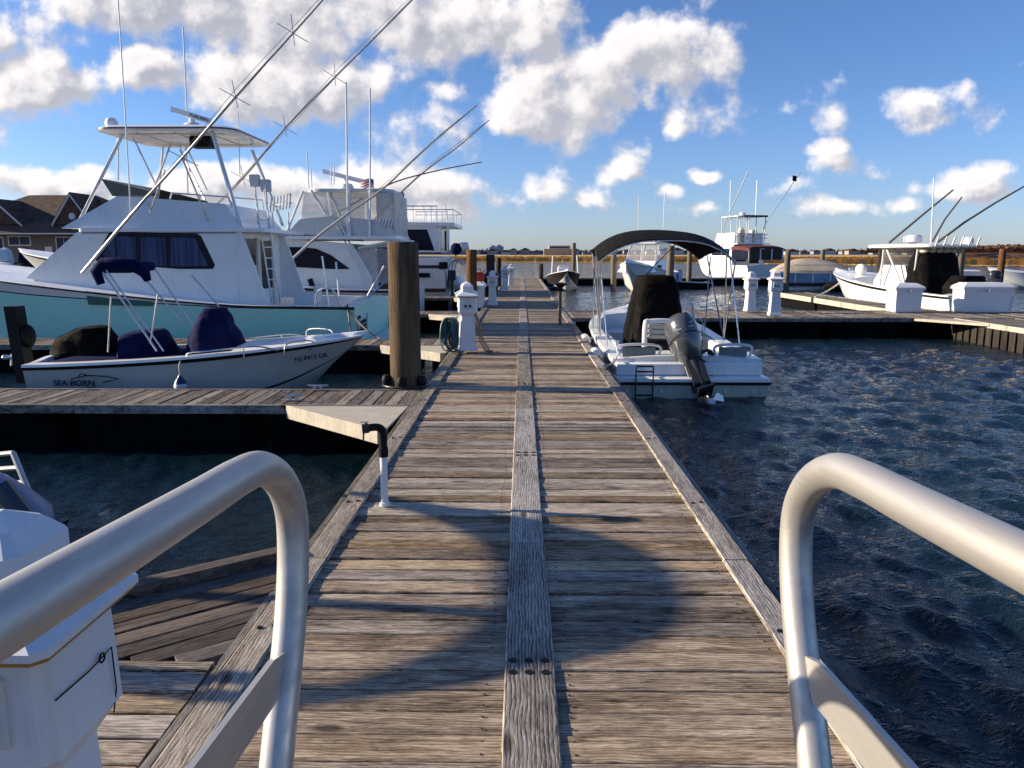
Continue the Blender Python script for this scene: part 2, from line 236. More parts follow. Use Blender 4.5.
# ---------------------------------------------------------------- mesh helpers
C = scene.collection
class MB:
    def __init__(s): s.bm = bmesh.new(); s.mi = 0; s.rl = s.bm.loops.layers.float_color.new('rnd'); s.rnd = (.5,.5,.5,1)
    def _f(s, vs, mi=None):
        try: f = s.bm.faces.new(vs)
        except ValueError: return None
        f.material_index = s.mi if mi is None else mi
        for l in f.loops: l[s.rl] = s.rnd
        return f
    def V(s, p): return s.bm.verts.new(p)
    def loft(s, rings, closed=True, cap0=True, cap1=True, mis=None):
        vr = [[s.V(p) for p in r] for r in rings]; n = len(rings[0])
        for a, b in zip(vr, vr[1:]):
            for i in range(n if closed else n - 1):
                j = (i + 1) % n; s._f((a[i], a[j], b[j], b[i]), None if mis is None else mis[i])
        if closed and cap0: s._f(vr[0][::-1])
        if closed and cap1: s._f(vr[-1])
        return s
    def box(s, x0, x1, y0, y1, z0, z1, c=0):
        if c <= 0:
            return s.loft([[(x0,y0,z),(x1,y0,z),(x1,y1,z),(x0,y1,z)] for z in (z0, z1)])
        def rg(z, i): return [(x0+i,y0,z),(x1-i,y0,z),(x1,y0+i,z),(x1,y1-i,z),(x1-i,y1,z),(x0+i,y1,z),(x0,y1-i,z),(x0,y0+i,z)]
        def rin(z): k=c; return [(x0+k+k*.3,y0+k,z),(x1-k-k*.3,y0+k,z),(x1-k,y0+k+k*.3,z),(x1-k,y1-k-k*.3,z),(x1-k-k*.3,y1-k,z),(x0+k+k*.3,y1-k,z),(x0+k,y1-k-k*.3,z),(x0+k,y0+k+k*.3,z)]
        return s.loft([rin(z0), rg(z0+c, c*.6), rg(z1-c, c*.6), rin(z1)])
    def tube(s, pts, r, seg=8, caps=True):
        pts = [Vector(p) for p in pts]; rr = r if isinstance(r, (list, tuple)) else [r]*len(pts); rings = []
        t0 = (pts[1]-pts[0]).normalized(); up = Vector((0,0,1)) if abs(t0.z) < .9 else Vector((1,0,0)); nrm = t0.cross(up).normalized()
        for i, p in enumerate(pts):
            t = (pts[min(i+1, len(pts)-1)] - pts[max(i-1, 0)]).normalized(); nrm = (nrm - t*nrm.dot(t)).normalized(); bn = t.cross(nrm)
            rings.append([tuple(p + (nrm*math.cos(a) + bn*math.sin(a))*rr[i]) for a in [2*math.pi*k/seg for k in range(seg)]])
        return s.loft(rings, cap0=caps, cap1=caps)
    def lathe(s, prof, c=(0,0,0), seg=16, sx=1, sy=1):
        return s.loft([[(c[0]+r*sx*math.cos(2*math.pi*k/seg), c[1]+r*sy*math.sin(2*math.pi*k/seg), c[2]+z) for k in range(seg)] for r, z in prof])
    def ell(s, c, rx, ry, rz, seg=14, n=8):
        return s.loft([[(c[0]+rx*math.sin(t)*math.cos(2*math.pi*k/seg), c[1]+ry*math.sin(t)*math.sin(2*math.pi*k/seg), c[2]-rz*math.cos(t)) for k in range(seg)] for t in [math.pi*(i+.15)/(n+.3) for i in range(n+1)]])
    def prism(s, poly, d, ax='y', y0=0, y1=1):
        """poly: list of (x,z); extruded from y0 to y1"""
        return s.loft([[(x, y0, z) for x, z in poly], [(x, y1, z) for x, z in poly]])
    def build(s, name, mats, parent=None, smooth=35, label=None):
        mats = mats if isinstance(mats, (list, tuple)) else [mats]
        bmesh.ops.recalc_face_normals(s.bm, faces=s.bm.faces)
        if parent is not None:
            w = Vector(parent.location)
            if parent.parent: w += parent.parent.location
            bmesh.ops.translate(s.bm, verts=s.bm.verts, vec=-w)
        me = bpy.data.meshes.new(name); s.bm.to_mesh(me); s.bm.free()
        for m in mats: me.materials.append(m)
        if smooth: me.shade_smooth(); me.set_sharp_from_angle(angle=R(smooth))
        o = bpy.data.objects.new(name, me); C.objects.link(o)
        if parent is not None: o.parent = parent
        if label: o['label'] = label
        return o
def smooth_path(pts, n=6):
    pts = [Vector(p) for p in pts]; P = [2*pts[0]-pts[1]] + pts + [2*pts[-1]-pts[-2]]; out = []
    for i in range(1, len(P)-2):
        for k in range(n):
            t = k/n; a,b,c,d = P[i-1:i+3]
            out.append(.5*((2*b)+(c-a)*t+(2*a-5*b+4*c-d)*t*t+(3*b-a-3*c+d)*t**3))
    return out + [pts[-1]]
def tag(o, label, cat, group=None, kind=None):
    o['label'] = label; o['category'] = cat
    if group: o['group'] = group
    if kind: o['kind'] = kind
    return o
def struct(o, kind='structure', label=None):
    o['kind'] = kind
    if label: o['label'] = label
    return o
def thing(name, label, cat, loc=(0,0,0), group=None):
    o = bpy.data.objects.new(name, None); C.objects.link(o); o.location = loc; o.empty_display_size = .2
    return tag(o, label, cat, group)
def P(name, mats, parent, fn, smooth=35, label=None):
    mb = MB(); fn(mb); return mb.build(name, mats, parent, smooth, label)
def dup(root, loc, label, rz=0, scale=None, swap=None):
    def cp(o, par):
        c = o.copy(); C.objects.link(c); c.parent = par
        if swap and o.type == 'MESH' and o.data.materials and o.data.materials[0] == swap[0]:
            c.data = o.data.copy(); c.data.materials[0] = swap[1]
        for ch in [q for q in allobjs if q.parent == o]: cp(ch, c)
        return c
    allobjs = list(C.objects); r = cp(root, None); r.location = loc; r.rotation_euler.z = rz
    if scale: r.scale = scale
    r['label'] = label
    return r
def text(body, size, loc, rot, mat, parent, name='lettering', shear=0, ext=.002, sx=1):
    c = bpy.data.curves.new('lettering_curve', 'FONT'); c.body = body; c.size = size; c.extrude = ext; c.shear = shear; c.offset = size*.012
    q = bpy.data.objects.new('lettering_tmp', c); C.objects.link(q); me = bpy.data.meshes.new_from_object(q.evaluated_get(bpy.context.evaluated_depsgraph_get())); bpy.data.objects.remove(q)
    me.name = name; me.materials.clear(); me.materials.append(mat); o = bpy.data.objects.new(name, me); C.objects.link(o)
    w = Vector(parent.location)
    if parent.parent: w += parent.parent.location
    o.parent = parent; o.location = Vector(loc) - w; o.rotation_euler = rot; o.scale = (sx, 1, 1); return o

# ================================================================ water, marsh, land
def build_water():
    rows = [0.8, 1.2, 1.6] + [2.0 * (60/2.0)**(i/800) for i in range(800)] + [60 * (200/60)**(i/120) for i in range(121)] + [200 * (9000/200)**(i/40) for i in range(1, 41)]
    cols = list(np.linspace(-46, 46, 440)) + list(np.linspace(46, 314, 60))[1:-1]
    cols = np.radians(np.array(cols)); rr = np.array(rows)
    A, Rr = np.meshgrid(cols, rr); X = Rr*np.sin(A); Y = Rr*np.cos(A); Z = np.zeros_like(X)
    rs = np.random.RandomState(3)
    for k in range(60):
        lam = .17 * (1.15/.17)**rs.rand(); th = R(200) + rs.normal(0, .55); amp = .0054 * lam**.6
        kx, ky = math.cos(th)*2*math.pi/lam, math.sin(th)*2*math.pi/lam
        ph = kx*X + ky*Y + rs.rand()*6.28 + 1.1*np.sin(.23*X*rs.rand() + .31*Y*rs.rand() + rs.rand()*6)
        s = np.sin(ph); fade = np.clip(2 - Rr/(lam*30), 0, 1)
        Z += amp * (s + .35*np.cos(2*ph)) * fade
    patch = .85 + .2*np.sin(.35*X+1)*np.sin(.27*Y+2)
    calm = np.where(X < -1.2, .45, 1.0)
    Z = Z*patch*calm - .5
    n, m = X.shape; co = np.stack([X, Y, Z], -1).reshape(-1, 3); 
    i = np.arange(n-1)[:, None]*m; j = np.arange(m)[None, :]; jn = (j+1) % m
    q = np.stack([i+j, i+m+j, i+m+jn, i+jn], -1).reshape(-1, 4)
    faces = q.tolist() + [list(range(m))]
    me = bpy.data.meshes.new('water'); me.from_pydata(co.tolist(), [], faces); me.update(); me.shade_smooth()
    if me.polygons[0].normal.z < 0: me.flip_normals()
    mt = bpy.data.materials.new('harbour_water'); mt.use_nodes = True; nt = mt.node_tree; b = nt.nodes['Principled BSDF']
    b.inputs['Base Color'].default_value = (.003,.011,.017,1); b.inputs['Roughness'].default_value = .03; b.inputs['IOR'].default_value = 1.333
    tc = nn(nt, 'ShaderNodeTexCoord'); h = None
    for (sc, det, w, st) in ((3.2, 5, .022, (1, 2.0, 1)), (9.5, 5, .019, (1, 1.6, 1)), (30, 3, .006, (1, 1.3, 1))):
        mp = nn(nt, 'ShaderNodeMapping'); mp.inputs['Scale'].default_value = st; mp.inputs['Rotation'].default_value = (0, 0, R(12)); nt.links.new(tc.outputs['Object'], mp.inputs[0])
        x = nn(nt, 'ShaderNodeTexNoise'); x.inputs['Scale'].default_value = sc; x.inputs['Detail'].default_value = det; x.inputs['Roughness'].default_value = .55; x.inputs['Distortion'].default_value = .4; nt.links.new(mp.outputs[0], x.inputs['Vector'])
        rdg = mth(nt, 'SUBTRACT', 1, mth(nt, 'ABSOLUTE', mth(nt, 'MULTIPLY_ADD', x.outputs['Fac'], 2, -1)))
        t = mth(nt, 'MULTIPLY', rdg, w); h = t if h is None else mth(nt, 'ADD', h, t)
    bp = nn(nt, 'ShaderNodeBump'); bp.inputs['Strength'].default_value = 1; bp.inputs['Distance'].default_value = 1.0; nt.links.new(h, bp.inputs['Height']); nt.links.new(bp.outputs[0], b.inputs['Normal'])
    me.materials.append(mt); o = bpy.data.objects.new('water', me); C.objects.link(o); struct(o)
build_water()

def land(name, pts, z, mat, bumps=.25, n=60, kind='structure', label=None):
    """a strip of ground: near edge pts[(x,y)...], far edge given too; slightly domed"""
    mb = MB(); near, far = pts; rings = []
    for i in range(n+1):
        t = i/n; k = t*(len(near)-1); a = min(int(k), len(near)-2); f = k-a
        nx, ny = near[a][0]*(1-f)+near[a+1][0]*f, near[a][1]*(1-f)+near[a+1][1]*f
        k = t*(len(far)-1); a = min(int(k), len(far)-2); f = k-a
        fx, fy = far[a][0]*(1-f)+far[a+1][0]*f, far[a][1]*(1-f)+far[a+1][1]*f
        ring = [(nx, ny, -.9)]
        for j in range(9):
            s = j/8; zz = z*(1-(1-min(1, s*2.5))**2) + bumps*mnoise.noise(Vector((nx*.05+s*3, s*6, 2)))
            ring.append((nx*(1-s)+fx*s, ny*(1-s)+fy*s+(0 if j else 0), zz if j else -.45))
        rings.append(ring)
    mb.loft(rings, closed=False); o = mb.build(name, mat, None, 60); struct(o, kind, label); return o
M['marsh'] = pmat('golden_marsh_grass', (.62,.40,.13), .9, var=.3, scale=.12, bump=4, bscale=1.5, tint2=(.36,.23,.08), stretch=(.3,1,1))
M['brush'] = pmat('brown_brush', (.13,.065,.035), .9, var=.35, scale=.2, bump=4, bscale=1)
M['farwood'] = pmat('hazed_tree_line', (.15,.155,.165), .9, var=.3, scale=.1)  # bluish grey tone stands in for haze over far shore and trees
land('marsh', ([(-220,200),(-60,205),(40,190),(70,150),(130,118),(320,95)], [(-500,800),(500,800),(900,500)]), .42, M['marsh'], .25, 160)
land('far_shore', ([(-1800,760),(1800,760)], [(-1800,1500),(1800,1500)]), 1.3, M['farwood'], .6, 60)
land('left_bank', ([(-200,83),(-44,84),(-40,100)], [(-220,200),(-120,200),(-60,190)]), .5, M['marsh'], .1, 40)
# marsh grass tufts along the near marsh: one uncountable mass
def tufts():
    mb = MB(); rs = random.Random(4)
    for k in range(5200):
        t = rs.random(); 
        near = [(-60,205),(40,190),(70,150),(130,118),(320,95)]; kk = t*4; a = min(int(kk), 3); f = kk-a
        x = near[a][0]*(1-f)+near[a+1][0]*f; y = near[a][1]*(1-f)+near[a+1][1]*f
        s = rs.random()**2*90; x += rs.uniform(-6, 6); y += s+1; h = rs.uniform(.4, .85)
        w = rs.uniform(.6, 1.8); z = .0 if s < 3 else .25
        mb.rnd = (rs.random(),)*3+(1,)
        v = [mb.V((x-w/2, y, z-.3)), mb.V((x+w/2, y+.3, z-.3)), mb.V((x+w*.4, y+.2, z+h*.8)), mb.V((x+.1, y, z+h)), mb.V((x-w*.4, y, z+h*.7))]
        mb._f(v)
    o = mb.build('marsh_grass', M['marsh'], None, 0); struct(o, 'stuff', 'golden marsh grass along the far side of the water')
tufts()
def brushmass(name, x0, x1, y0, y1, h, mat, n, label, seed=1, zb=.3):
    mb = MB(); rs = random.Random(seed)
    for k in range(n):
        x = rs.uniform(x0, x1); y = rs.uniform(y0, y1); hh = h*rs.uniform(.5, 1); w = h*rs.uniform(.9, 2.6)
        e = min(1, (x-x0)/(.12*(x1-x0)+.01)); hh *= .45+.55*e
        for q in range(5):
            c = Vector((x+rs.uniform(-w, w)*.5, y+rs.uniform(-w, w)*.3, zb+hh*rs.uniform(.35, .9))); r = h*rs.uniform(.16, .34)
            vs_ = []
            for a in range(6):
                d = Vector((rs.gauss(0,1), rs.gauss(0,1), rs.gauss(0,.8))).normalized()*r; vs_.append(mb.V(c+d))
            for tri in ((0,1,2),(2,3,4),(1,3,5),(0,4,5),(1,2,4)): mb._f([vs_[i] for i in tri])
            mb._f([mb.V((c.x-r, c.y, zb-.5)), mb.V((c.x+r, c.y, zb-.5)), mb.V((c.x+r*.6, c.y, c.z)), mb.V((c.x-r*.6, c.y, c.z))])
    o = mb.build(name, mat, None, 0); struct(o, 'stuff', label)
land('brush_rise', ([(84,152),(110,146),(140,140),(330,110)], [(120,230),(400,230)]), 3.6, M['brush'], .9, 200)
brushmass('brush', 86, 330, 148, 200, 1.5, M['brush'], 3500, 'rust brown brush rising behind the marsh on the right', 1, zb=2.4)
brushmass('far_wood', -800, 1300, 980, 1040, 6.5, M['farwood'], 2600, 'dark far-off tree line along the horizon', 2, zb=1)

# ---- far town
def far_house(i, px, w, h, col, y=740, kind='house'):
    c = at(px, 255, y); mb = MB(); x0, x1 = c.x-w/2, c.x+w/2; d = 12; rise = w*.22
    mb.mi = 0; mb.box(x0, x1, y, y+d, .3, 1+h)
    mb.mi = 1; mb.loft([[(x0-.4, yy, 1+h), (x1+.4, yy, 1+h), ((x0+x1)/2, yy, 1+h+rise)] for yy in (y-.4, y+d+.4)])
    return mb.build('far_house', [col, M['shingle']], None, 0)
wallc = [pmat('far_wall_white', (.5,.5,.5), .8), pmat('far_wall_grey', (.27,.28,.30), .8), pmat('far_wall_tan', (.36,.30,.24), .8)]
rs = random.Random(11)
px = 446; i = 0
while px < 925:
    w = rs.uniform(7, 15); h = rs.uniform(2.5, 6)
    if not (543 < px < 572):
        k_ = rs.randrange(3); o = far_house(i, px, w, h, wallc[k_], y=rs.uniform(880, 960))
        tag(o, ['tiny white house with pitched roof in the far-off shore town', 'tiny grey house with pitched roof in the far-off shore town', 'tiny tan house with pitched roof in the far-off shore town'][k_], 'house', 'houses of the far shore town')
    px += rs.uniform(7, 17); i += 1
def far_block():
    c = at(558, 255, 690); t = thing('far_building', 'long low tan building on the far shore beyond the dock end', 'building', (c.x, 690, .8))
    P('wall', wallc[2], t, lambda m: m.box(c.x-12.5, c.x+12.5, 690, 702, .3, 6.0), 0)
    P('upper_floor', wallc[0], t, lambda m: m.box(c.x-8, c.x+11, 690.5, 701, 6.003, 9.0), 0)
    P('window_band', M['glass'], t, lambda m: m.box(c.x-7, c.x+10, 690.3, 690.6, 6.9, 8.0), 0)
far_block()
M['haze_tower'] = pmat('hazed_concrete', (.34,.37,.42), .9, var=.05)  # distance haze is put into this pale tower colour
for k, (px_, w, top) in enumerate(((493, 13, 247), (499, 15, 246.2), (486, 10, 250))):
    c = at(px_, 255, 1400); tz = at(px_, top, 1400).z
    t = thing('tower_block', ['narrow pale tower block left of the tallest on the far skyline', 'tallest pale tower block on the far skyline', 'lowest of three pale tower blocks on the far skyline'][k], 'building', (c.x, 1400+k*20, 1))
    P('wall', M['haze_tower'], t, lambda m: m.box(c.x-w/2, c.x+w/2, 1400+k*20, 1415+k*20, 0, tz), 0)
    P('roof', M['haze_tower'], t, lambda m: m.box(c.x-w/4, c.x+w/4, 1403+k*20, 1409+k*20, tz+.003, tz+3), 0)

# ---- houses at left
def townhouse(x0, label, flip=1, y=90, s=1.0):
    t = thing('townhouse', label, 'house', (x0, y, .5)); zf = .4
    W = 13.0*s; x1 = x0+W; eave = 4.9; 
    P('wall', M['siding'], t, lambda m: m.box(x0, x1, y, y+11, zf, eave), 0)
    def roof(m):
        m.loft([[(x0-.4, y-.5, eave), (x1+.4, y-.5, eave), (x1+.4, y+11.5, eave), (x0-.4, y+11.5, eave)], [(x0+1.2, y+4.2, 8.0), (x1-1.2, y+4.2, 8.0), (x1-1.2, y+7, 8.0), (x0+1.2, y+7, 8.0)], [(x0+2.6, y+5.2, 8.7), (x1-2.6, y+5.2, 8.7), (x1-2.6, y+6, 8.7), (x0+2.6, y+6, 8.7)]])
    rf = P('roof', M['shingle'], t, roof, 0)
    P('skylight', M['glass'], rf, lambda m: m.loft([[(x1-3.9, y+2.2, 6.42), (x1-2.9, y+2.2, 6.42), (x1-2.9, y+3.0, 7.1), (x1-3.9, y+3.0, 7.1)], [(x1-3.9, y+2.15, 6.52), (x1-2.9, y+2.15, 6.52), (x1-2.9, y+2.95, 7.2), (x1-3.9, y+2.95, 7.2)]]), 0)
    P('porch_roof', M['redsiding'], t, lambda m: m.loft([[(x0+1, y-1.6, eave-.9), (x1-.2, y-1.6, eave-.9), (x1-.2, y-.01, eave-.9), (x0+1, y-.01, eave-.9)], [(x0+1, y-.3, eave+.25), (x1-.8, y-.3, eave+.25), (x1-.8, y-.01, eave+.25), (x0+1, y-.01, eave+.25)]]), 0)
    P('gutter', M['trim'], t, lambda m: m.box(x0+1, x1-.2, y-1.72, y-1.602, eave-1.05, eave-.9), 0)
    for gx, gw, gh in ((x0+2.3, 5.0, 2.5), (x1-2.0, 4.0, 3.2)):
        gb = P('gable', M['redsiding'], t, lambda m: m.loft([[(gx-gw/2, yy, eave+.1), (gx+gw/2, yy, eave+.1), (gx, yy, eave+.1+gh)] for yy in (y-.7, y+4.5)]), 0)
        def rake(m):
            for sg in (-1, 1):
                m.loft([[(gx+sg*(gw/2+.35), yy, eave-.15), (gx+sg*(gw/2+.35), yy, eave+.1), (gx, yy, eave+.35+gh), (gx, yy, eave+.08+gh)] for yy in (y-.95, y-.7)])
        P('rake_board', M['trim'], gb, rake, 0)
        P('gable_roof', M['shingle'], gb, lambda m: [m.loft([[(gx+sg*(gw/2+.4), yy, eave+.12), (gx+sg*(gw/2+.4), yy, eave+.27), (gx, yy, eave+.5+gh), (gx, yy, eave+.37+gh)] for yy in (y-.9, y+4.6)]) for sg in (-1, 1)], 0)
        P('round_window', M['trim'], gb, lambda m: m.tube([(gx, y-.78, eave+1.0), (gx, y-.703, eave+1.0)], .38, 14), 35)
    for wx, w, h, z in ((x0+4.2, 2.4, .9, 2.7), (x0+9.4, 1.7, 1.8, 1.7), (x1-1.2, 1.4, 1.6, 1.9), (x0+1.5, 1.4, 1.2, 2.3)):
        fr = P('window', M['trim'], t, lambda m: m.box(wx-w/2-.12, wx+w/2+.12, y-.09, y-.003, z-.12, z+h+.12), 0)
        P('pane', M['curtain'], fr, lambda m: (m.box(wx-w/2, wx-.05, y-.12, y-.092, z, z+h), m.box(wx+.05, wx+w/2, y-.12, y-.092, z, z+h)), 0)
    P('door', M['trim'], t, lambda m: m.box(x0+7.1, x0+7.9, y-.08, y-.003, zf+.2, 2.5), 0)
townhouse(-62.5, 'grey townhouse with brown hip roof and two white trimmed gables, beside the white flybridge')
townhouse(-78, 'grey townhouse with brown roof at the left edge, farther from the flybridge', y=92)
0 and townhouse(-48.5, 'brown roofed townhouse mostly hidden behind the white cabin of the teal boat', y=97, s=.8)

# ================================================================ docks
def deck_part(name, mat, parent, L, W, n_axis='y', pitch=.142, th=.038, z=0, jit=.004, seed=0, gap=.017, clip=None, ends=.008):
    """boards along local X over -L/2..L/2, stacked along local Y over 0..W (returned mesh is placed by its object)"""
    mb = MB(); rs_ = random.Random(seed); n = int(round(W/pitch)); pt = W/n
    for k in range(n):
        y0 = k*pt + gap*rs_.uniform(.3, .9)/2; y1 = (k+1)*pt - gap*rs_.uniform(.3, .9)/2; dz = rs_.uniform(-jit, jit); c = .004
        xa, xb = -L/2 + rs_.uniform(0, ends), L/2 - rs_.uniform(0, ends)
        if clip:
            xa, xb = clip((y0+y1)/2)
            if xb - xa < .05: continue
        tilt = rs_.uniform(-.0025, .0025); tl2 = rs_.uniform(-.002, .002)
        mb.rnd = (rs_.random(), rs_.random(), rs_.random(), 1); top = z+dz
        segs = 2 if L < 4 else 6
        rings = []
        for q in range(segs+1):
            x = xa + (xb-xa)*q/segs; s = tl2*(q/segs-.5)*2
            rings.append([(x, y0, top-th), (x, y1, top-th), (x, y1, top-c+tilt+s), (x, y1-c, top+tilt+s), (x, y0+c, top-tilt+s), (x, y0, top-c-tilt+s)])
        mb.loft(rings)
    o = mb.build(name, mat, None, 0); return o
def place_part(o, parent, loc, rz=0):
    o.parent = parent; o.location = Vector(loc) - parent.location; o.rotation_euler.z = rz; return o
def long_boards(name, mat, parent, x, w, y0, y1, z0, z1, blen=3.6, seed=0, along='y'):
    """boards laid end to end along world Y (or X): grain along their length"""
    mb = MB(); rs_ = random.Random(seed); L = y1-y0; n = max(1, int(round(L/blen))); p = 0
    for k in range(n):
        a, b = L*k/n + .004, L*(k+1)/n - .004; mb.rnd = (rs_.random(), rs_.random(), rs_.random(), 1); dz = rs_.uniform(-.002, .002)
        sd = rs_.uniform(-.004, .004); c = .006
        mb.loft([[(t, -w/2+sd, z0), (t, w/2+sd, z0), (t, w/2+sd, z1-c+dz), (t, w/2-c+sd, z1+dz), (t, -w/2+c+sd, z1+dz), (t, -w/2+sd, z1-c+dz)] for t in (a, b)])
    o = mb.build(name, mat, None, 0)
    if along == 'y': place_part(o, parent, (x, y0, 0), R(90))
    else: place_part(o, parent, (y0, x, 0), 0)
    return o

DX0, DX1 = -1.20, 1.23; DEND = 55.0
main = thing('main_dock', 'long weathered wooden dock running away from the gangway to open water', 'dock', (0, 0, 0))
o = deck_part('decking', M['deck'], main, DX1-DX0-.02, DEND-.3, pitch=.142, seed=5); place_part(o, main, ((DX0+DX1)/2, .3, 0))
long_boards('curb', M['curb'], main, -1.125, .135, .3, DEND, .005, .024, seed=1)
long_boards('curb', M['curb'], main, 1.16, .135, .3, DEND, .005, .024, seed=2)
long_boards('centre_board', M['curb'], main, .03, .20, .3, DEND, .005, .013, blen=4.0, seed=9)
long_boards('side_beam', M['beam'], main, DX0-.022, .04, .3, DEND, -.12, .004, seed=3)
long_boards('side_beam', M['beam'], main, DX1+.022, .04, .3, DEND, -.12, .004, seed=4)
def floats(m):
    y = .6
    while y < DEND-1: m.box(DX0+.06, DX1-.06, y, y+2.2, -.62, -.06, .03); y += 2.5
P('float', M['float'], main, floats)
def bolts(m):
    rs_ = random.Random(2)
    for yb in [2.86, 6.2, 9.7, 13.2, 16.7, 20.2]:
        for i in range(3):
            for j in range(2):
                c = (-.035+i*.065, yb-.045+j*.09)
                m.tube([(c[0], c[1], .008), (c[0], c[1], .018)], .017, 10)
    for yb in [3.15, 4.9, 6.7, 8.5, 10.3, 12.1, 13.9, 15.7, 17.5]:
        for X in (-1.125, 1.16):
            m.tube([(X-.03, yb, .02), (X-.03, yb, .029)], .013, 8); m.tube([(X+.03, yb+.02, .02), (X+.03, yb+.02, .029)], .013, 8)
P('bolt_head', M['black'], main, bolts)
def nails(m):
    for k in range(int(12/.142)):
        y = .3 + .142*(k+.5)
        for X in (-1.0, -.13, .19, 1.04):
            for d in (-.035, .035): m.tube([(X+.01*math.sin(k*7+X), y+d, .0), (X+.01*math.sin(k*7+X), y+d, .0045)], .004, 5)
struct(P('nail_heads', M['enginedk'], main, nails, 0), 'stuff')

def finger(y0, y1, xa, xb, label, seed, side=-1, gus=1.25, plymat='ply', fascia='beam', fend=True, group='finger docks off the main dock'):
    """dock reaching sideways; boards run along Y, gusset triangle at the main dock"""
    t = thing('finger_dock', label, 'dock', ((xa+xb)/2, (y0+y1)/2, 0), group); W = y1-y0
    o = deck_part('decking', M['deckgrey'], t, W-.1, xb-xa, pitch=.14, seed=seed); o.rotation_euler.z = R(90)
    o.parent = t; o.location = Vector((xb, (y0+y1)/2, 0)) - t.location
    long_boards('edge_beam', M['beam'], t, y0+.02, .05, xa, xb, -.085, .012, along='x', seed=seed+1)
    long_boards('edge_beam', M['beam'], t, y1-.02, .05, xa, xb, -.085, .012, along='x', seed=seed+2)
    def fl(m):
        x = xa+.3
        while x < xb-.4: m.box(x, min(x+1.9, xb-.02), y0+.08, y1-.08, -.62, -.05, .03); x += 2.15
    P('float', M['float'], t, fl)
    if gus:
        xr = xb if side < 0 else xa; d = -gus if side < 0 else gus
        P('gusset', M[plymat], t, lambda m: m.loft([[(xr, y0-.012, z), (xr+d, y0-.012, z), (xr+d*.04, y0-gus*.85, z)] for z in (-.02, .006)]), 0)
        P('gusset_edge', M['ply'], t, lambda m: m.loft([[(xr+d, y0-.04, z), (xr+d*1.07, y0-.02, z), (xr+d*.1, y0-gus*.93, z), (xr+d*.03, y0-gus*.88, z)] for z in (-.13, .016)]), 0)
    return t
finger(8.25, 9.3, -16, DX0-.045, 'nearest left finger dock with slanting boards, in front of the small runabout', 21)
finger(13.9, 15.0, -17, DX0-.045, 'second left finger dock, between the small runabout and the teal boat', 31)
finger(21.2, 22.4, -17, DX0-.045, 'third left finger dock, just beyond the stern of the teal boat', 41)
finger(29.2, 30.4, -18, DX0-.045, 'fourth left finger dock, before the stern of the motor yacht', 51)
finger(37.5, 38.7, -18, DX0-.045, 'fifth left finger dock, beyond the motor yacht', 61, gus=0)
r1 = finger(20.0, 22.8, DX1+.045, 34, 'wide right cross dock holding two pedestals and white dock boxes', 71, side=1, gus=0, group='docks right of the main dock')
# landing at near left with its diagonal corner
ld = thing('landing_dock', 'short side dock beside the gangway with a dark diagonal corner', 'dock', (-2.6, 1.5, 0))
o = deck_part('decking', M['deck'], ld, 2.9, 2.52, seed=77); place_part(o, ld, (DX0-.05-1.45, .3, 0))
long_boards('edge_beam', M['curb'], ld, 2.86, .07, -4.1, DX0-.05, -.16, .012, along='x', seed=7)
def tri_clip(y):   # local y measured from the hypotenuse inward
    h = .80; t = y/h; hl = 1.72
    return (-hl/2 + t*hl*.5*1.1, hl/2 - t*hl*.5*.9)
a0 = Vector((DX0-.045, 3.97, 0)); a1 = Vector((-2.62, 2.92, 0)); dv = (a1-a0); ang = math.atan2(dv.y, dv.x); ln = dv.length
o = deck_part('corner_decking', M['dark_wood'], ld, ln, .80, seed=13, pitch=.115, clip=lambda y: (y*.78-.06, ln - y*1.28)); place_part(o, ld, a0, ang)
mb = MB(); mb.box(-.02, ln, -.10, -.002, -.17, .06, .006); o = mb.build('corner_beam', M['dark_wood'], None, 0); place_part(o, ld, a0, ang)
P('float', M['float'], ld, lambda m: m.box(-4, -1.4, .4, 2.7, -.62, -.05, .03))
# right: dock toward the camera at the frame's edge, the finger reaching away, the far docks
def ydock(x0, x1, y0, y1, label, seed, fenders=False, plain=False, group='docks right of the main dock'):
    t = thing('side_dock', label, 'dock', ((x0+x1)/2, (y0+y1)/2, 0), group)
    o = deck_part('decking', M['deckgrey'], t, x1-x0-.06, y1-y0, pitch=.14 if not plain else .28, seed=seed); place_part(o, t, ((x0+x1)/2, y0, 0))
    for X in (x0-.0, x1+.0): long_boards('edge_beam', M['ply'] if X == x0 else M['beam'], t, X, .06, y0, y1, -.16, .02, seed=seed)
    P('float', M['float'], t, lambda m: m.box(x0+.12, x1-.12, y0+.2, y1-.2, -.62, -.05, .03))
    if fenders:
        for k in range(int((y1-y0)/.30)):
            y = y0+.3+k*.30
            P('fender_board', M['darkpile'], t, lambda m: m.box(x0-.10, x0-.034, y, y+.22, -.62, -.09, .01), 0)  # shade on the boards is put in by the near-black wood colour
    return t
rd = ydock(11.15, 12.7, 11, 19.94, 'right edge side dock coming nearer, lined with upright fender boards', 81, True)
P('gusset', M['ply'], rd, lambda m: m.loft([[(11.1, 19.93, z), (10.1, 19.93, z), (11.1, 18.4, z)] for z in (-.05, .01)]), 0)
ydock(11.0, 12.2, 22.86, 33.5, 'right finger dock reaching away from the white dock boxes, pale edge', 91)
def farx(y0, y1, xa, xb, label, seed):
    t = thing('far_dock', label, 'dock', ((xa+xb)/2, y0, 0), 'docks right of the main dock')
    P('decking', M['beam'], t, lambda m: m.box(xa, xb, y0, y1, -.09, 0, .01), 0)
    P('float', M['float'], t, lambda m: m.box(xa+.1, xb-.1, y0+.06, y1-.06, -.64, -.092, .03), 0)
    return t
farx(54, 56.0, 1.4, 21, 'far black-sided cross dock before the maroon canopied boat', 3)
farx(50.5, 52.2, 26, 60, 'far cross dock at the right edge with white boxes', 4)

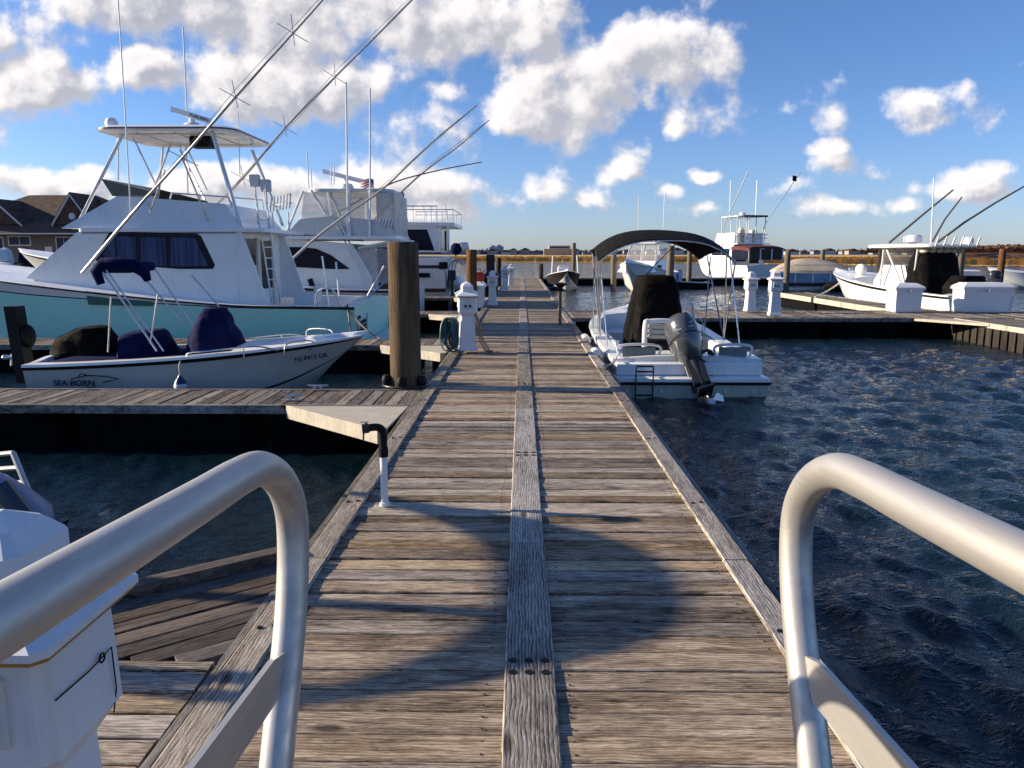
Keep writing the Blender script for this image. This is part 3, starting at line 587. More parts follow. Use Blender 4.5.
# ================================================================ pilings
def piling(x, y, r, ztop, mat, label, roller=False, group='round wooden pilings of the marina', lean=0):
    t = thing('piling', label, 'piling', (x, y, -.5), group)
    rs_ = random.Random(int(x*31+y*7)); prof = []
    mb = MB(); n = 14; seg = 20; rings = []
    for i in range(n+1):
        z = -1.2 + (ztop+1.2)*i/n; rr = r*(1.03-.05*i/n)
        rings.append([(x+rr*(1+.025*mnoise.noise(Vector((math.cos(a)*1.5, math.sin(a)*1.5, z*.8+x))))*math.cos(a), y+rr*(1+.025*mnoise.noise(Vector((math.cos(a)*1.5, math.sin(a)*1.5, z*.8+9))))*math.sin(a), z) for a in [2*math.pi*k/seg for k in range(seg)]])
    top = rings[-1]; rings.append([(x+(p[0]-x)*.93, y+(p[1]-y)*.93, ztop+.012) for p in top])
    mb.loft(rings); mb.build('shaft', mat, t, 50)
    if roller:
        for a in (R(200), R(330), R(265)):
            c = (x+(r+.055)*math.cos(a), y+(r+.055)*math.sin(a))
            P('roller', M['black'], t, lambda m: m.lathe([(.03,.0),(.052,.03),(.06,.07),(.052,.11),(.03,.14)], (c[0], c[1], .02), 12))
        P('hoop', M['enginedk'], t, lambda m: m.tube([(x+(r+.1)*math.cos(q), y+(r+.1)*math.sin(q), .03) for q in [2*math.pi*k/24 for k in range(25)]], .014, 6, False))
    return t
def pil(px, topy, y, r, mat, label, **k):
    c = at(px, topy, y); return piling(c.x, y, r, c.z, M[mat], label, **k)
pil(403, 243, 9.56, .195, 'creosote', 'thickest nearest piling, bare topped, lit on its left side, at the first finger dock', roller=True)
pil(471.5, 250, 22.7, .155, 'rustpile', 'rust brown piling behind the nearest left pedestal')
pil(490.5, 255, 31, .17, 'darkpile', 'black tarred piling beyond the white dock box')
pil(498.5, 258, 39, .14, 'darkpile', 'thin black piling just right of the tarred one')
pil(574, 243, 54, .14, 'greypile', 'tall thin piling right of the black hulled boat')
pil(541, 264, 51, .16, 'darkpile', 'short dark piling left of the black hulled boat bow')
pil(614, 255, 46, .16, 'greypile', 'grey piling just left of the small cabin boat')
pil(671, 246, 30, .145, 'greypile', 'piling seen under the black bimini top')
pil(690, 250, 53, .17, 'greypile', 'piling between the bimini and the maroon canopied boat')
pil(788, 251, 46, .17, 'greypile', 'piling at the left end of the beige covered pontoon boat')
pil(823, 250, 60, .17, 'greypile', 'piling rising behind the beige pontoon boat cover')
pil(881, 251, 45, .17, 'darkpile', 'dark piling left of the hardtop boat')
pil(935, 247, 33, .17, 'greypile', 'leftmost piling behind the hardtop of the center console boat')
pil(943.5, 252, 50, .16, 'greypile', 'thin distant piling right behind the hardtop')
pil(961.5, 248, 30, .15, 'greypile', 'tall grey piling right of the hardtop, over the long dock box')
pil(1003, 249, 45, .18, 'rustpile', 'brown piling at the right edge of the marina')

# ================================================================ gangway rails
def rail(x, label):
    t = thing('gangway_handrail', label, 'handrail', (x, .9, 0), 'gangway handrails')
    E = 1.669
    pts = [(-1.2, .15), (-.5, .205), (0, .242), (.5, .280), (.85, .304), (.98, .312), (1.07, .325), (1.15, .365), (1.20, .425), (1.205, .50), (1.175, .60), (1.10, .74), (1.0, .92), (.86, 1.18), (.70, 1.5)]
    sp = smooth_path([(x, a, E-b) for a, b in pts], 6)
    P('rail_tube', M['rail'], t, lambda m: m.tube(sp, .0258, 28), 60)
    def bar(m):
        a = Vector((x, 1.135, E-.665)); b = Vector((x, -.6, E-.50)); w = Vector((0, 0, .033)); s = .0045
        m.loft([[(x-s, a.y, a.z+.02), (x+s, a.y, a.z+.02), (x+s, a.y+.004, a.z+.012), (x-s, a.y+.004, a.z+.012)],
                [(x-s, a.y-.06, a.z+.04), (x+s, a.y-.06, a.z+.04), (x+s, a.y-.05, a.z-.03), (x-s, a.y-.05, a.z-.03)],
                [(x-s, b.y, b.z+.04), (x+s, b.y, b.z+.04), (x+s, b.y, b.z-.03), (x-s, b.y, b.z-.03)]])
    P('brace_plate', M['rail'], t, bar, 0)
rail(-.378, 'left bent aluminium handrail of the gangway')
rail(.450, 'right bent aluminium handrail of the gangway')
# gangway floor behind the lens, as the handrails stand on it
gw = thing('gangway', 'aluminium gangway the handrails belong to, seen only at its edge', 'gangway', (.06, -.6, .2))
P('walkway', M['alu'], gw, lambda m: m.loft([[(-.42, yy, zz), (.55, yy, zz), (.55, yy, zz-.05), (-.42, yy, zz-.05)] for yy, zz in ((.78, .10), (-2.6, .45))]), 0)

# ================================================================ pedestals, pipes, boxes
def pedestal(x, y, label, s=1.0, rz=0):
    t = thing('power_pedestal', label, 'pedestal', (0, 0, 0), 'white power pedestals on the docks')
    def oct_(w, d, z, c=.16): return [(-w*(1-c),-d,z),(w*(1-c),-d,z),(w,-d*(1-c),z),(w,d*(1-c),z),(w*(1-c),d,z),(-w*(1-c),d,z),(-w,d*(1-c),z),(-w,-d*(1-c),z)]
    P('column', M['plastic'], t, lambda m: m.loft([oct_(.155,.135,.045), oct_(.15,.13,.10), oct_(.138,.12,.104), oct_(.118,.105,.40), oct_(.11,.10,.62)]), 12)
    hd = P('head', M['plastic'], t, lambda m: m.loft([oct_(.11,.10,.60), oct_(.158,.14,.67), oct_(.15,.135,.915)]), 12)
    P('roof', M['plastic'], t, lambda m: m.loft([oct_(.19,.19,.916,.12), oct_(.19,.19,.932,.12), oct_(.105,.11,.985,.16)]), 12)
    P('roof_edge', M['brass'], t, lambda m: m.loft([oct_(.182,.182,.904,.12), oct_(.182,.182,.9155,.12)]), 12)
    P('lamp_cap', M['plastic'], t, lambda m: m.loft([oct_(.095,.10,.975,.2), oct_(.095,.10,1.075,.2), oct_(.06,.062,1.115,.2), oct_(.012,.012,1.14,.2)]), 12)
    P('socket_panel', M['white2'], hd, lambda m: m.box(-.08, .08, -.148, -.13, .71, .86, .006), 0)
    P('socket', M['enginedk'], hd, lambda m: (m.tube([(-.035, -.147, .765), (-.035, -.158, .765)], .022, 12), m.tube([(.035, -.147, .765), (.035, -.158, .765)], .022, 12)))
    P('hasp', M['black'], t, lambda m: (m.tube([(.161, -.12, .80), (.162, .0, .795), (.161, .085, .80), (.161, .09, .70), (.150, .09, .64)], .0018, 6), m.tube([(.162, .045+.010*math.cos(q), .797+.010*math.sin(q)) for q in [2*math.pi*k/10 for k in range(11)]], .0022, 5, False)))
    t.location = (x, y, 0); t.rotation_euler.z = rz; t.scale = (s, s, s); return t
ped = pedestal(-1.06, 1.47, 'near white pedestal at the bottom left beside the gangway rail', 1.0, R(0))
def pd(px, py, label, s=1.0, rz=0, X=None):
    c = gnd(px, py, .01); return dup(ped, (c.x if X is None else X, c.y, .0), label, rz, (s, s, s))
pd(468, 352, 'white pedestal with green hose coiled on its left side, mid dock', 1.04, R(5))
c = gnd(459, 337, 0); dup(ped, (-1.05, 14.6, 0), 'white pedestal close behind the one with the green hose', R(-8), (1, 1, 1))
pd(492.5, 306, 'white pedestal beside the white dock box on the left side', 1.0)
pd(505, 291, 'white pedestal near the far end of the main dock', 1.0, R(10))
pd(511, 286, 'farthest white pedestal on the left side of the main dock', 1.0)
dup(ped, (6.50, 22.1, 0), 'left of two white pedestals on the right cross dock', R(8), (1.0, 1.0, 1.02))
dup(ped, (6.68, 20.5, 0), 'right nearer white pedestal of the pair on the right cross dock', R(-6), (1.05, 1.05, 1.08))

def hoses():
    c = gnd(468, 352, 0); t = thing('green_hose', 'teal green hose hung in loops on the left of the mid dock pedestal', 'hose', (c.x-.2, c.y, 0))
    mb = MB(); rs_ = random.Random(5)
    for k in range(9):
        w = .12+.02*k; h = .46-.02*(k % 4); pts = [(c.x-.20-.018*k+w*.4*math.sin(a)*rs_.uniform(.8, 1.1), c.y-.13+.03*math.cos(a)-.012*k, .60-h*.6+ h*.6*math.cos(a)) for a in [2*math.pi*q/14 for q in range(15)]]
        mb.tube([(p[0], p[1], max(p[2], .05)) for p in pts], .0125, 6, False)
    mb.build('coil', M['tealhose'], t, 60)
    mb = MB(); mb.tube(smooth_path([(c.x-.16, c.y-.15, .62), (c.x-.34, c.y-.22, .25), (c.x-.30, c.y-.3, .06), (c.x-.12, c.y-.28, .06), (c.x-.2, c.y-.2, .06)], 5), .0125, 6); mb.build('loose_end', M['tealhose'], t, 60)
    t = thing('shore_cord', 'tan shore power cord draped down the right of the mid dock pedestal', 'cord', (c.x+.2, c.y, 0))
    mb = MB()
    for k in range(3):
        mb.tube(smooth_path([(c.x+.10+.01*k, c.y-.17, .74), (c.x+.17+.02*k, c.y-.22, .52), (c.x+.2+.03*k, c.y-.22, .28), (c.x+.30+.04*k, c.y-.24, .06), (c.x+.42, c.y-.1+.1*k, .02)], 6), .012, 6)
    mb.build('cord_run', M['tanhose'], t, 60)
hoses()
def waterpipe(x, y, h, label, r=.024):
    t = thing('water_pipe', label, 'water pipe', (x, y, 0), 'standing water pipes')
    P('pipe', M['plastic'], t, lambda m: m.lathe([(r*1.5, .0), (r*1.5, .02), (r, .022), (r, h*.63)], (x, y, .01), 14))
    z = h*.63
    P('fitting', M['black'], t, lambda m: (m.lathe([(r*1.35, 0), (r*1.35, .06), (r*1.1, .065), (r*1.25, .14)], (x, y, z), 12),
        m.tube(smooth_path([(x, y, z+.12), (x, y, z+.17), (x-.02, y-.01, z+.195), (x-.06, y-.02, z+.2), (x-.09, y-.03, z+.195)], 4), r*1.05, 10)))
    v = P('valve', M['enginedk'], t, lambda m: (m.tube([(x-.085, y-.028, z+.195), (x-.125, y-.04, z+.193)], r*1.3, 8), m.tube([(x-.10, y-.035, z+.215), (x-.10, y-.035, z+.235)], .008, 6)))
    P('valve_handle', M['steel'], v, lambda m: m.box(x-.135, x-.085, y-.05, y-.02, z+.236, z+.242))
    P('outlet', M['enginedk'], t, lambda m: m.tube([(x-.115, y-.035, z+.19), (x-.12, y-.037, z+.12)], .006, 6))
waterpipe(-.905, 4.87, .545, 'white standpipe with black elbow tap on the left curb, near')
def lamp_pipe():
    c = gnd(560, 324, 0); t = thing('water_post', 'slim grey post with a dark boxy head on the right curb', 'post', (c.x, c.y, 0))
    P('pipe', M['greypile'], t, lambda m: m.box(c.x-.035, c.x+.035, c.y-.035, c.y+.035, 0.0, .78, .006))
    P('head', M['black'], t, lambda m: m.loft([[(c.x+sx*w, c.y+sy*w, z) for sx, sy in ((-1,-1),(1,-1),(1,1),(-1,1))] for w, z in ((.05,.781),(.06,.88),(.15,.94),(.13,.965),(.03,.99))]))
lamp_pipe()
def dockbox(x0, x1, y0, y1, h, label, z=.01, mat='plastic'):
    t = thing('dock_box', label, 'dock box', ((x0+x1)/2, (y0+y1)/2, z), 'white fibreglass dock boxes'); d = .03
    P('body', M[mat], t, lambda m: m.loft([[(x0+i, y0+i, zz), (x1-i, y0+i, zz), (x1-i, y1-i, zz), (x0+i, y1-i, zz)] for i, zz in ((.05, z), (.03, z+.03), (.015, z+h*.78))]), 0)
    P('lid', M[mat], t, lambda m: m.loft([[(x0-d+i, y0-d+i, zz), (x1+d-i, y0-d+i, zz), (x1+d-i, y1+d-i, zz), (x0-d+i, y1+d-i, zz)] for i, zz in ((.0, z+h*.775), (.0, z+h*.86), (.03, z+h*.90), (.16, z+h))]), 20)
    P('latch', M['steel'], t, lambda m: m.box((x0+x1)/2-.04, (x0+x1)/2+.04, y0-.045, y0-.031, z+h*.7, z+h*.83), 0)
    return t
dockbox(10.55, 11.32, 21.95, 22.6, .82, 'tall square white dock box, left of the two on the cross dock')
dockbox(12.45, 13.8, 21.95, 22.6, .84, 'long white dock box, right of the two on the cross dock')
dockbox(-1.55, -1.17, 23.6, 24.8, .80, 'white dock box beside the left pedestal with a red can on top', mat='white')
dockbox(-1.5, -.95, 30.0, 31.5, .95, 'dark dock box beyond the white one, by the tarred piling', mat='black')
for px_, w_ in ((941, .75), (972, 1.15)):
    c = at(px_, 268, 50.8); dockbox(c.x-w_/2, c.x+w_/2, 50.8, 51.6, .62, ['small distant white dock box left of the tall grey piling', 'wide distant white dock box right of the tall grey piling'][w_ > 1])
def gascan(x, y, z):
    t = thing('fuel_can', 'red fuel can on top of the white dock box', 'fuel can', (x, y, z))
    P('body', M['red'], t, lambda m: m.loft([[(x+sx*w, y+sy*.13, zz) for sx, sy in ((-1,-1),(1,-1),(1,1),(-1,1))] for w, zz in ((.17,z),(.18,z+.03),(.18,z+.22),(.13,z+.28))]))
    P('handle', M['red'], t, lambda m: m.tube(smooth_path([(x-.10, y, z+.27), (x-.09, y, z+.36), (x+.06, y, z+.36), (x+.09, y, z+.27)], 4), .015, 6))
    P('spout', M['black'], t, lambda m: m.tube([(x+.13, y, z+.26), (x+.2, y, z+.36)], .014, 6))
gascan(-1.36, 24.1, .815)
def cleat(x, y, label, rz=0, s=1):
    t = thing('cleat', label, 'cleat', (0, 0, 0), 'steel mooring cleats')
    P('horn', M['steel'], t, lambda m: m.tube([(-.13, 0, .062), (-.08, 0, .055), (0, 0, .052), (.08, 0, .055), (.13, 0, .062)], [.008, .013, .016, .013, .008], 8))
    P('foot', M['steel'], t, lambda m: (m.box(-.055, -.025, -.018, .018, 0, .05), m.box(.025, .055, -.018, .018, 0, .05), m.box(-.075, .075, -.03, .03, 0, .008)))
    t.location = (x, y, .012); t.rotation_euler.z = rz; t.scale = (s,)*3; return t
c = gnd(292, 402, 0); cl = cleat(c.x, c.y+.05, 'near edge cleat on the first left finger dock')
c = gnd(318, 391, 0); dup(cl, (c.x, c.y, .012), 'back edge cleat on the first left finger dock beside the runabout bow')
dup(cl, (11.3, 29.5, .015), 'cleat on the right finger dock holding the white bow line', R(60), (1.4,)*3)
dup(cl, (1.16, 10.9, .045), 'cleat on the right curb beside the stern of the center console boat', R(90))
dup(cl, (1.16, 18.0, .045), 'cleat on the right curb beside the slim grey post', R(90))


# ================================================================ boats
WL = -.5
def hull_std(mb, T, L, B, sheer, fr, mats, gw=.16, sole=None, opn=None, camber=.12, n=22, rake=.9, draft=.4, taper=.5, bowfull=2.4, chine=.05, rub=.02, tumble=.0, rings_at=None):
    """stern at x=0, bow at x=L, z=0 at the waterline. fr: fractions of the side from chine to sheer (numbers or functions of s)"""
    ss = sorted(set([round(i/n, 4) for i in range(n+1)] + ([opn[0], opn[0]+.004, opn[1], opn[1]+.004] if opn else []) + [.97, .99]))
    rings = []; info = []
    for s in ss:
        q = max(0, (s-taper)/(1-taper)); f = (1-q**bowfull)**.75 if q < 1 else 0
        bs = max(.012, B/2*f*(1-.04*(1-s)**2)); zs = sheer(s)
        zk = -draft + (zs*.93+draft)*max(0, (s-.62)/.38)**2.6; zc = chine + (zs*.8-chine)*max(0, (s-.3)/.7)**2.8; zc = max(zc, zk+.004)
        bc = bs*(.90-.30*q**1.2) if s < .999 else bs*.9
        def xx(z): return L*s - rake*(s**7)*(1-(z-(-draft))/(zs+draft))
        pts = [(0, zk), (bc, zc)]
        for k in fr:
            k = k(s) if callable(k) else k; pts.append((bc+(bs-bc)*(k**1.35), zc+(zs-zc)*k))
        pts += [(bs+rub, zs+.005), (bs+rub*.6, zs+.04), (max(.004, bs-gw*min(1, bs/(gw*2))), zs+.045)]
        bi = max(.003, bs-gw*min(1, bs/(gw*2))-.02)
        if opn and opn[0] < s < opn[1]+.002 and s != opn[0]: pts += [(bi-.02 if bi > .03 else bi, sole), (0, sole+.002)]
        else: pts += [(bi*.6, zs+.05+camber*.7), (0, zs+.05+camber)]
        ring = [T(xx(z), b, z) for b, z in pts] + [T(xx(z), -b, z) for b, z in reversed(pts[1:-1])]
        rings.append(ring); info.append((s, bc, zc, bs, zs))
    m1 = (mats + [mats[-1]]*9)[:len(fr)+6]; mis = m1 + m1[::-1]
    assert len(mis) == len(rings[0]), (len(mis), len(rings[0]))
    mb.loft(rings, mis=mis); return info
def Tx(x, yc, d=-1, wl=WL): return lambda u, b, z: (x + d*u, yc + d*b if d > 0 else yc - b, z+wl)
def Ty(xc, y): return lambda u, b, z: (xc+b, y+u, z+WL)
def pxy(pts, Y): return [(lambda p: (p.x, p.z))(at(a, b, Y)) for a, b in pts]
def arc(p, q, sag, n=10):
    p, q = Vector(p), Vector(q); return [p.lerp(q, i/n) - Vector((0, 0, sag*4*(i/n)*(1-i/n))) for i in range(n+1)]
def cover(mb, rings, amp=.02, seed=0, sub=6):
    """draped cloth through a few outline rings, with folds"""
    out = []
    for a, b in zip(rings, rings[1:]):
        for k in range(sub):
            t = k/sub; out.append([Vector(p).lerp(Vector(q), t) for p, q in zip(a, b)])
    out.append([Vector(p) for p in rings[-1]]); res = []
    for r in out:
        c = sum(r, Vector())/len(r); rr = []
        for i, p in enumerate(r):
            for w in range(3):
                q = p.lerp(r[(i+1) % len(r)], w/3); d = (q-c); d.z = 0
                nzv = mnoise.noise(Vector((math.atan2(d.y, d.x)*2.2+seed, q.z*1.2, seed)))+.5*mnoise.noise(q*7); rr.append(tuple(q + d.normalized()*amp*nzv))
        res.append(rr)
    return mb.loft(res)
def rect(x0, x1, y0, y1, z, c=.25):
    w, d = (x1-x0)*c, (y1-y0)*c
    return [(x0+w,y0,z),(x1-w,y0,z),(x1,y0+d,z),(x1,y1-d,z),(x1-w,y1,z),(x0+w,y1,z),(x0,y1-d,z),(x0,y0+d,z)]
def rrect(x0, x1, y0, y1, z, r, n=5):
    out = []
    for cx, cy, a0 in ((x1-r, y0+r, -90), (x1-r, y1-r, 0), (x0+r, y1-r, 90), (x0+r, y0+r, 180)):
        out += [(cx+r*math.cos(R(a0+90*i/n)), cy+r*math.sin(R(a0+90*i/n)), z) for i in range(n+1)]
    return out
def outboard(t, T, cowl, leg, s=1.0, name='outboard_motor', prop=True):
    """built upright: mount at origin, x aft-negative; T places every point"""
    mo = MB()
    def rg(cx, cz, a, b, n=14, fy=1): return [T((cx+a*math.cos(q)*(1 if math.cos(q) > 0 else 1.0))*s, b*math.sin(q)*s, cz*s) for q in [2*math.pi*k/n for k in range(n)]]
    mo.loft([rg(-.02, -.02, .15, .13), rg(-.03, .10, .25, .19), rg(-.05, .28, .34, .235), rg(-.07, .50, .36, .235), rg(-.06, .62, .31, .21), rg(-.03, .70, .18, .13), rg(-.02, .72, .05, .04)])
    m = mo.build('engine_cowling', cowl, t, 50)
    l = MB(); 
    l.loft([rg(-.04, -.02, .13, .10), rg(-.05, -.25, .11, .075), rg(-.06, -.52, .10, .05), rg(-.05, -.66, .14, .035), rg(-.03, -.70, .18, .05), rg(-.02, -.76, .15, .05), rg(.0, -.80, .09, .02), rg(.02, -.98, .03, .008)])
    l.loft([[T(x*s, y*s, -.50*s) for x, y in ((-.34,-.11),(.16,-.09),(.16,.09),(-.34,.11))], [T(x*s, y*s, -.525*s) for x, y in ((-.34,-.11),(.16,-.09),(.16,.09),(-.34,.11))]])
    l.loft([[T(x*s, y*s, z*s) for x, y in ((.08,-.11),(.26,-.11),(.26,.11),(.08,.11))] for z in (-.30, .05)])
    lo = l.build('lower_unit', leg, t, 40)
    if prop:
        pb = MB(); pb.tube([T(-.14*s, 0, -.73*s), T(-.30*s, 0, -.73*s)], .05*s, 10)
        for k in range(3):
            a = R(120*k+20); ca, sa = math.cos(a), math.sin(a)
            pb.loft([[T((-.20+dx)*s, (r*ca - w*sa)*s, (-.73+r*sa+w*ca)*s) for r, w, dx in ((.04,-.03,.03),(.16,-.07,.03),(.19,0,0),(.15,.07,-.04),(.04,.03,-.03))], [T((-.208+dx)*s, (r*ca - w*sa)*s, (-.73+r*sa+w*ca)*s) for r, w, dx in ((.04,-.03,.03),(.16,-.07,.03),(.19,0,0),(.15,.07,-.04),(.04,.03,-.03))]])
        p = pb.build('propeller', M['steel'], t, 30)
    return m

# ---------------- small runabout at the first finger dock (bow to the right)
def runabout():
    YC, X0, L = 11.1, -6.72, 4.40
    t = thing('runabout', 'small open runabout with navy canvas covers and a folded bimini, bow toward the dock', 'boat', (-4.4, YC, WL))
    T = lambda u, b, z: (X0+u, YC+b, z+WL)
    sheer = lambda s: .64 + .05*s + .27*s**1.6
    P('hull', [M['runabout'], M['white'], M['black'], M['navystripe']], t, lambda m: hull_std(m, T, L, 2.0, sheer, [.08, .14, .86, .93], [0,0,2,0,0,2,1,1,1,1,1], gw=.17, sole=.22, opn=(.02, .62), camber=.05, rake=1.15, draft=.28, taper=.42, bowfull=2.0, chine=.08, n=26))
    y = YC-1.0
    # chine line sweeping up to the bow, black
    text('SEA BORN', .105, (-6.30, YC-.992, WL+.405), (R(84), 0, R(.0)), M['inkdark'], t, 'hull_name', sx=1.15)
    def fish(m):
        pts = [(-5.55, .50), (-5.3, .545), (-5.0, .535), (-4.80, .50), (-4.92, .475), (-5.05, .455)]
        m.tube([(a*1.0-.53+(a+5.3)*-.15, YC-1.005, WL+b+.0) for a, b in pts], .007, 5); m.tube([(-5.95, YC-1.0, WL+.53), (-5.90, YC-1.0, WL+.57), (-5.82, YC-1.0, WL+.545)], .007, 5); m.tube([(-5.85, YC-.99, WL+.40), (-5.81, YC-.985, WL+.365), (-5.73, YC-.99, WL+.40)], .007, 5)
    P('fish_emblem', M['inkdark'], t, fish)
    o = text('NJ 8413 GB', .085, (-3.10, YC-.725, WL+.70), (R(66), R(-4.0), R(33)), M['inkdark'], t, 'registration_number', sx=1.1)
    # covers
    xz = lambda a, b, Y: at(a, b, Y)
    def c1(m):   # console cover
        cover(m, [rect(-4.86, -3.86, YC-.55, YC+.50, -.02), rect(-4.86, -3.92, YC-.50, YC+.44, .16), rect(-4.80, -4.10, YC-.44, YC+.38, .42), rect(-4.66, -4.24, YC-.36, YC+.30, .74), rect(-4.56, -4.32, YC-.26, YC+.22, .88), rect(-4.48, -4.38, YC-.1, YC+.1, .895)], .05, 1)
    P('console_cover', M['navy'], t, c1, 60)
    P('seat_cover', M['navy'], t, lambda m: cover(m, [rect(-5.78, -4.98, YC-.7, YC+.5, -.05), rect(-5.76, -5.02, YC-.64, YC+.46, .20), rect(-5.72, -5.22, YC-.56, YC+.42, .50), rect(-5.62, -5.30, YC-.46, YC+.35, .55)], .045, 4), 60)
    P('stern_cover', M['navy'], t, lambda m: cover(m, [rect(-6.6, -4.6, YC-.84, YC+.8, -.08, .1), rect(-6.5, -4.7, YC-.82, YC+.78, .19, .1), rect(-6.3, -4.9, YC-.6, YC+.6, .23, .1)], .05, 9), 60)
    P('bow_cushion', M['navy'], t, lambda m: cover(m, [rect(-3.35, -2.78, YC-.5, YC+.5, .33, .3), rect(-3.3, -2.82, YC-.45, YC+.45, .42, .3), rect(-3.2, -2.9, YC-.3, YC+.3, .44, .3)], .02, 3), 60)
    P('small_roll', M['navy'], t, lambda m: m.tube([(-4.98, YC+.3, .35), (-4.62, YC+.35, .36)], [.10, .12], 10))
    # outboard under a black cover, tilted with its leg raised
    P('motor_cover', M['blackcloth'], t, lambda m: cover(m, [rect(-6.66, -5.88, YC-.42, YC+.42, -.02, .2), rect(-6.76, -5.92, YC-.42, YC+.42, .25, .2), rect(-6.70, -5.98, YC-.38, YC+.38, .45, .25), rect(-6.42, -6.06, YC-.30, YC+.30, .60, .3), rect(-6.32, -6.14, YC-.12, YC+.12, .62, .3)], .04, 12), 60)
    def leg(m):
        a = at(14, 306, YC); b = at(27, 382, YC)
        for w, d, o1, o2 in ((.085, .11, 0, 1.0),):
            m.loft([[(p.x-w, YC-d, p.z), (p.x+w, YC-d, p.z), (p.x+w, YC+d, p.z), (p.x-w, YC+d, p.z)] for p in (a, a.lerp(b, .5), a.lerp(b, 1.0))])
        c = at(28, 336, YC); m.ell((c.x, YC, c.z), .10, .12, .17)
        m.tube([(a.x+.35, YC, -.05), (a.x+.6, YC, .12)], .10, 8)
    P('motor_leg', M['black'], t, leg)
    def hub(m):
        c = at(17, 357, YC); m.tube([(c.x-.12, YC-.05, c.z), (c.x+.08, YC-.05, c.z)], .035, 8); m.tube([(c.x-.05, YC-.05, c.z-.12), (c.x-.02, YC-.05, c.z+.05)], .03, 8); m.ell((c.x-.14, YC-.05, c.z), .05, .05, .04)
    P('steering_bracket', M['steel'], t, hub)
    # bimini frame and boot
    near, far = YC-.78, YC+.72
    p = lambda a, b, Y=near: at(a, b, Y)
    def fr(m):
        for Y, dx in ((near, 0),):
            m.tube([p(157, 351), p(100, 268)], .016, 8); m.tube([p(99, 279), p(107, 352)], .013, 8) if 0 else m.tube([p(108, 352), p(111, 297)], .012, 8)
            m.tube([p(144, 278), p(183, 322)], .013, 8); m.tube([p(158, 293), p(151, 340)], .012, 8)
        a0, a1 = p(157, 351), p(100, 268); dy = Vector((0, far-near, 0))
        m.tube([a0+dy, a1+dy], .016, 8); m.tube([p(144, 278)+dy, p(183, 322)+dy], .013, 8)
        m.tube([p(104, 270)+Vector((.03,0,0)), p(160, 351)+Vector((.05,0,0))], .012, 8)
    P('bimini_frame', M['steel'], t, fr)
    def boot(m):
        a = p(97, 270); b = p(146, 277)
        m.tube([p(101, 284), p(96, 272), p(104, 263.5), p(118, 263), p(135, 266), p(145, 273), p(148, 281)], [.055, .075, .085, .085, .085, .075, .045], 10)
        dy = Vector((0, 1.5, 0)); m.tube([p(98, 268), p(98, 268)+dy*.5, p(98, 268)+dy], [.07, .09, .07], 10)
    P('folded_bimini', M['navy'], t, boot, 60, 'nearly black rolled canvas top')
    def rails(m):
        for Y in (YC-.86, YC+.80):
            z = .33; m.tube(smooth_path([(-4.52, Y, z-.11), (-4.5, Y, z+.0), (-4.2, Y, z+.03), (-3.6, Y+(.02 if Y < YC else -.02), z+.09), (-3.3, Y+(.06 if Y < YC else -.06), z+.03)], 4), .011, 6)
            m.tube([(-3.75, Y, z-.06), (-3.75, Y, z+.08)], .01, 6)
        m.tube(smooth_path([(-3.35, YC+.75, .35), (-3.3, YC+.72, .5), (-2.9, YC+.45, .52), (-2.85, YC+.40, .40)], 4), .011, 6)
        m.tube(smooth_path([(-3.25, YC-.72, .30), (-3.2, YC-.70, .44), (-2.95, YC-.5, .46), (-2.85, YC-.42, .36)], 4), .011, 6)
    P('grab_rail', M['steel'], t, rails)
    f = thing('fender', 'white ball fender with navy top hanging from the runabout side', 'fender', (-4.53, YC-1.12, -.2))
    P('ball', M['plastic'], f, lambda m: m.ell((-4.53, YC-1.10, -.075), .085, .085, .085)); P('cap', M['navystripe'], f, lambda m: m.lathe([(.083,0),(.06,.05),(.03,.085),(.02,.11)], (-4.53, YC-1.10, -.045), 14))
    P('line', M['rope'], f, lambda m: m.tube(smooth_path([(-4.53, YC-1.10, .06), (-4.545, YC-1.06, .2), (-4.55, YC-.94, .265), (-4.5, YC-.86, .3)], 4), .009, 6))
runabout()

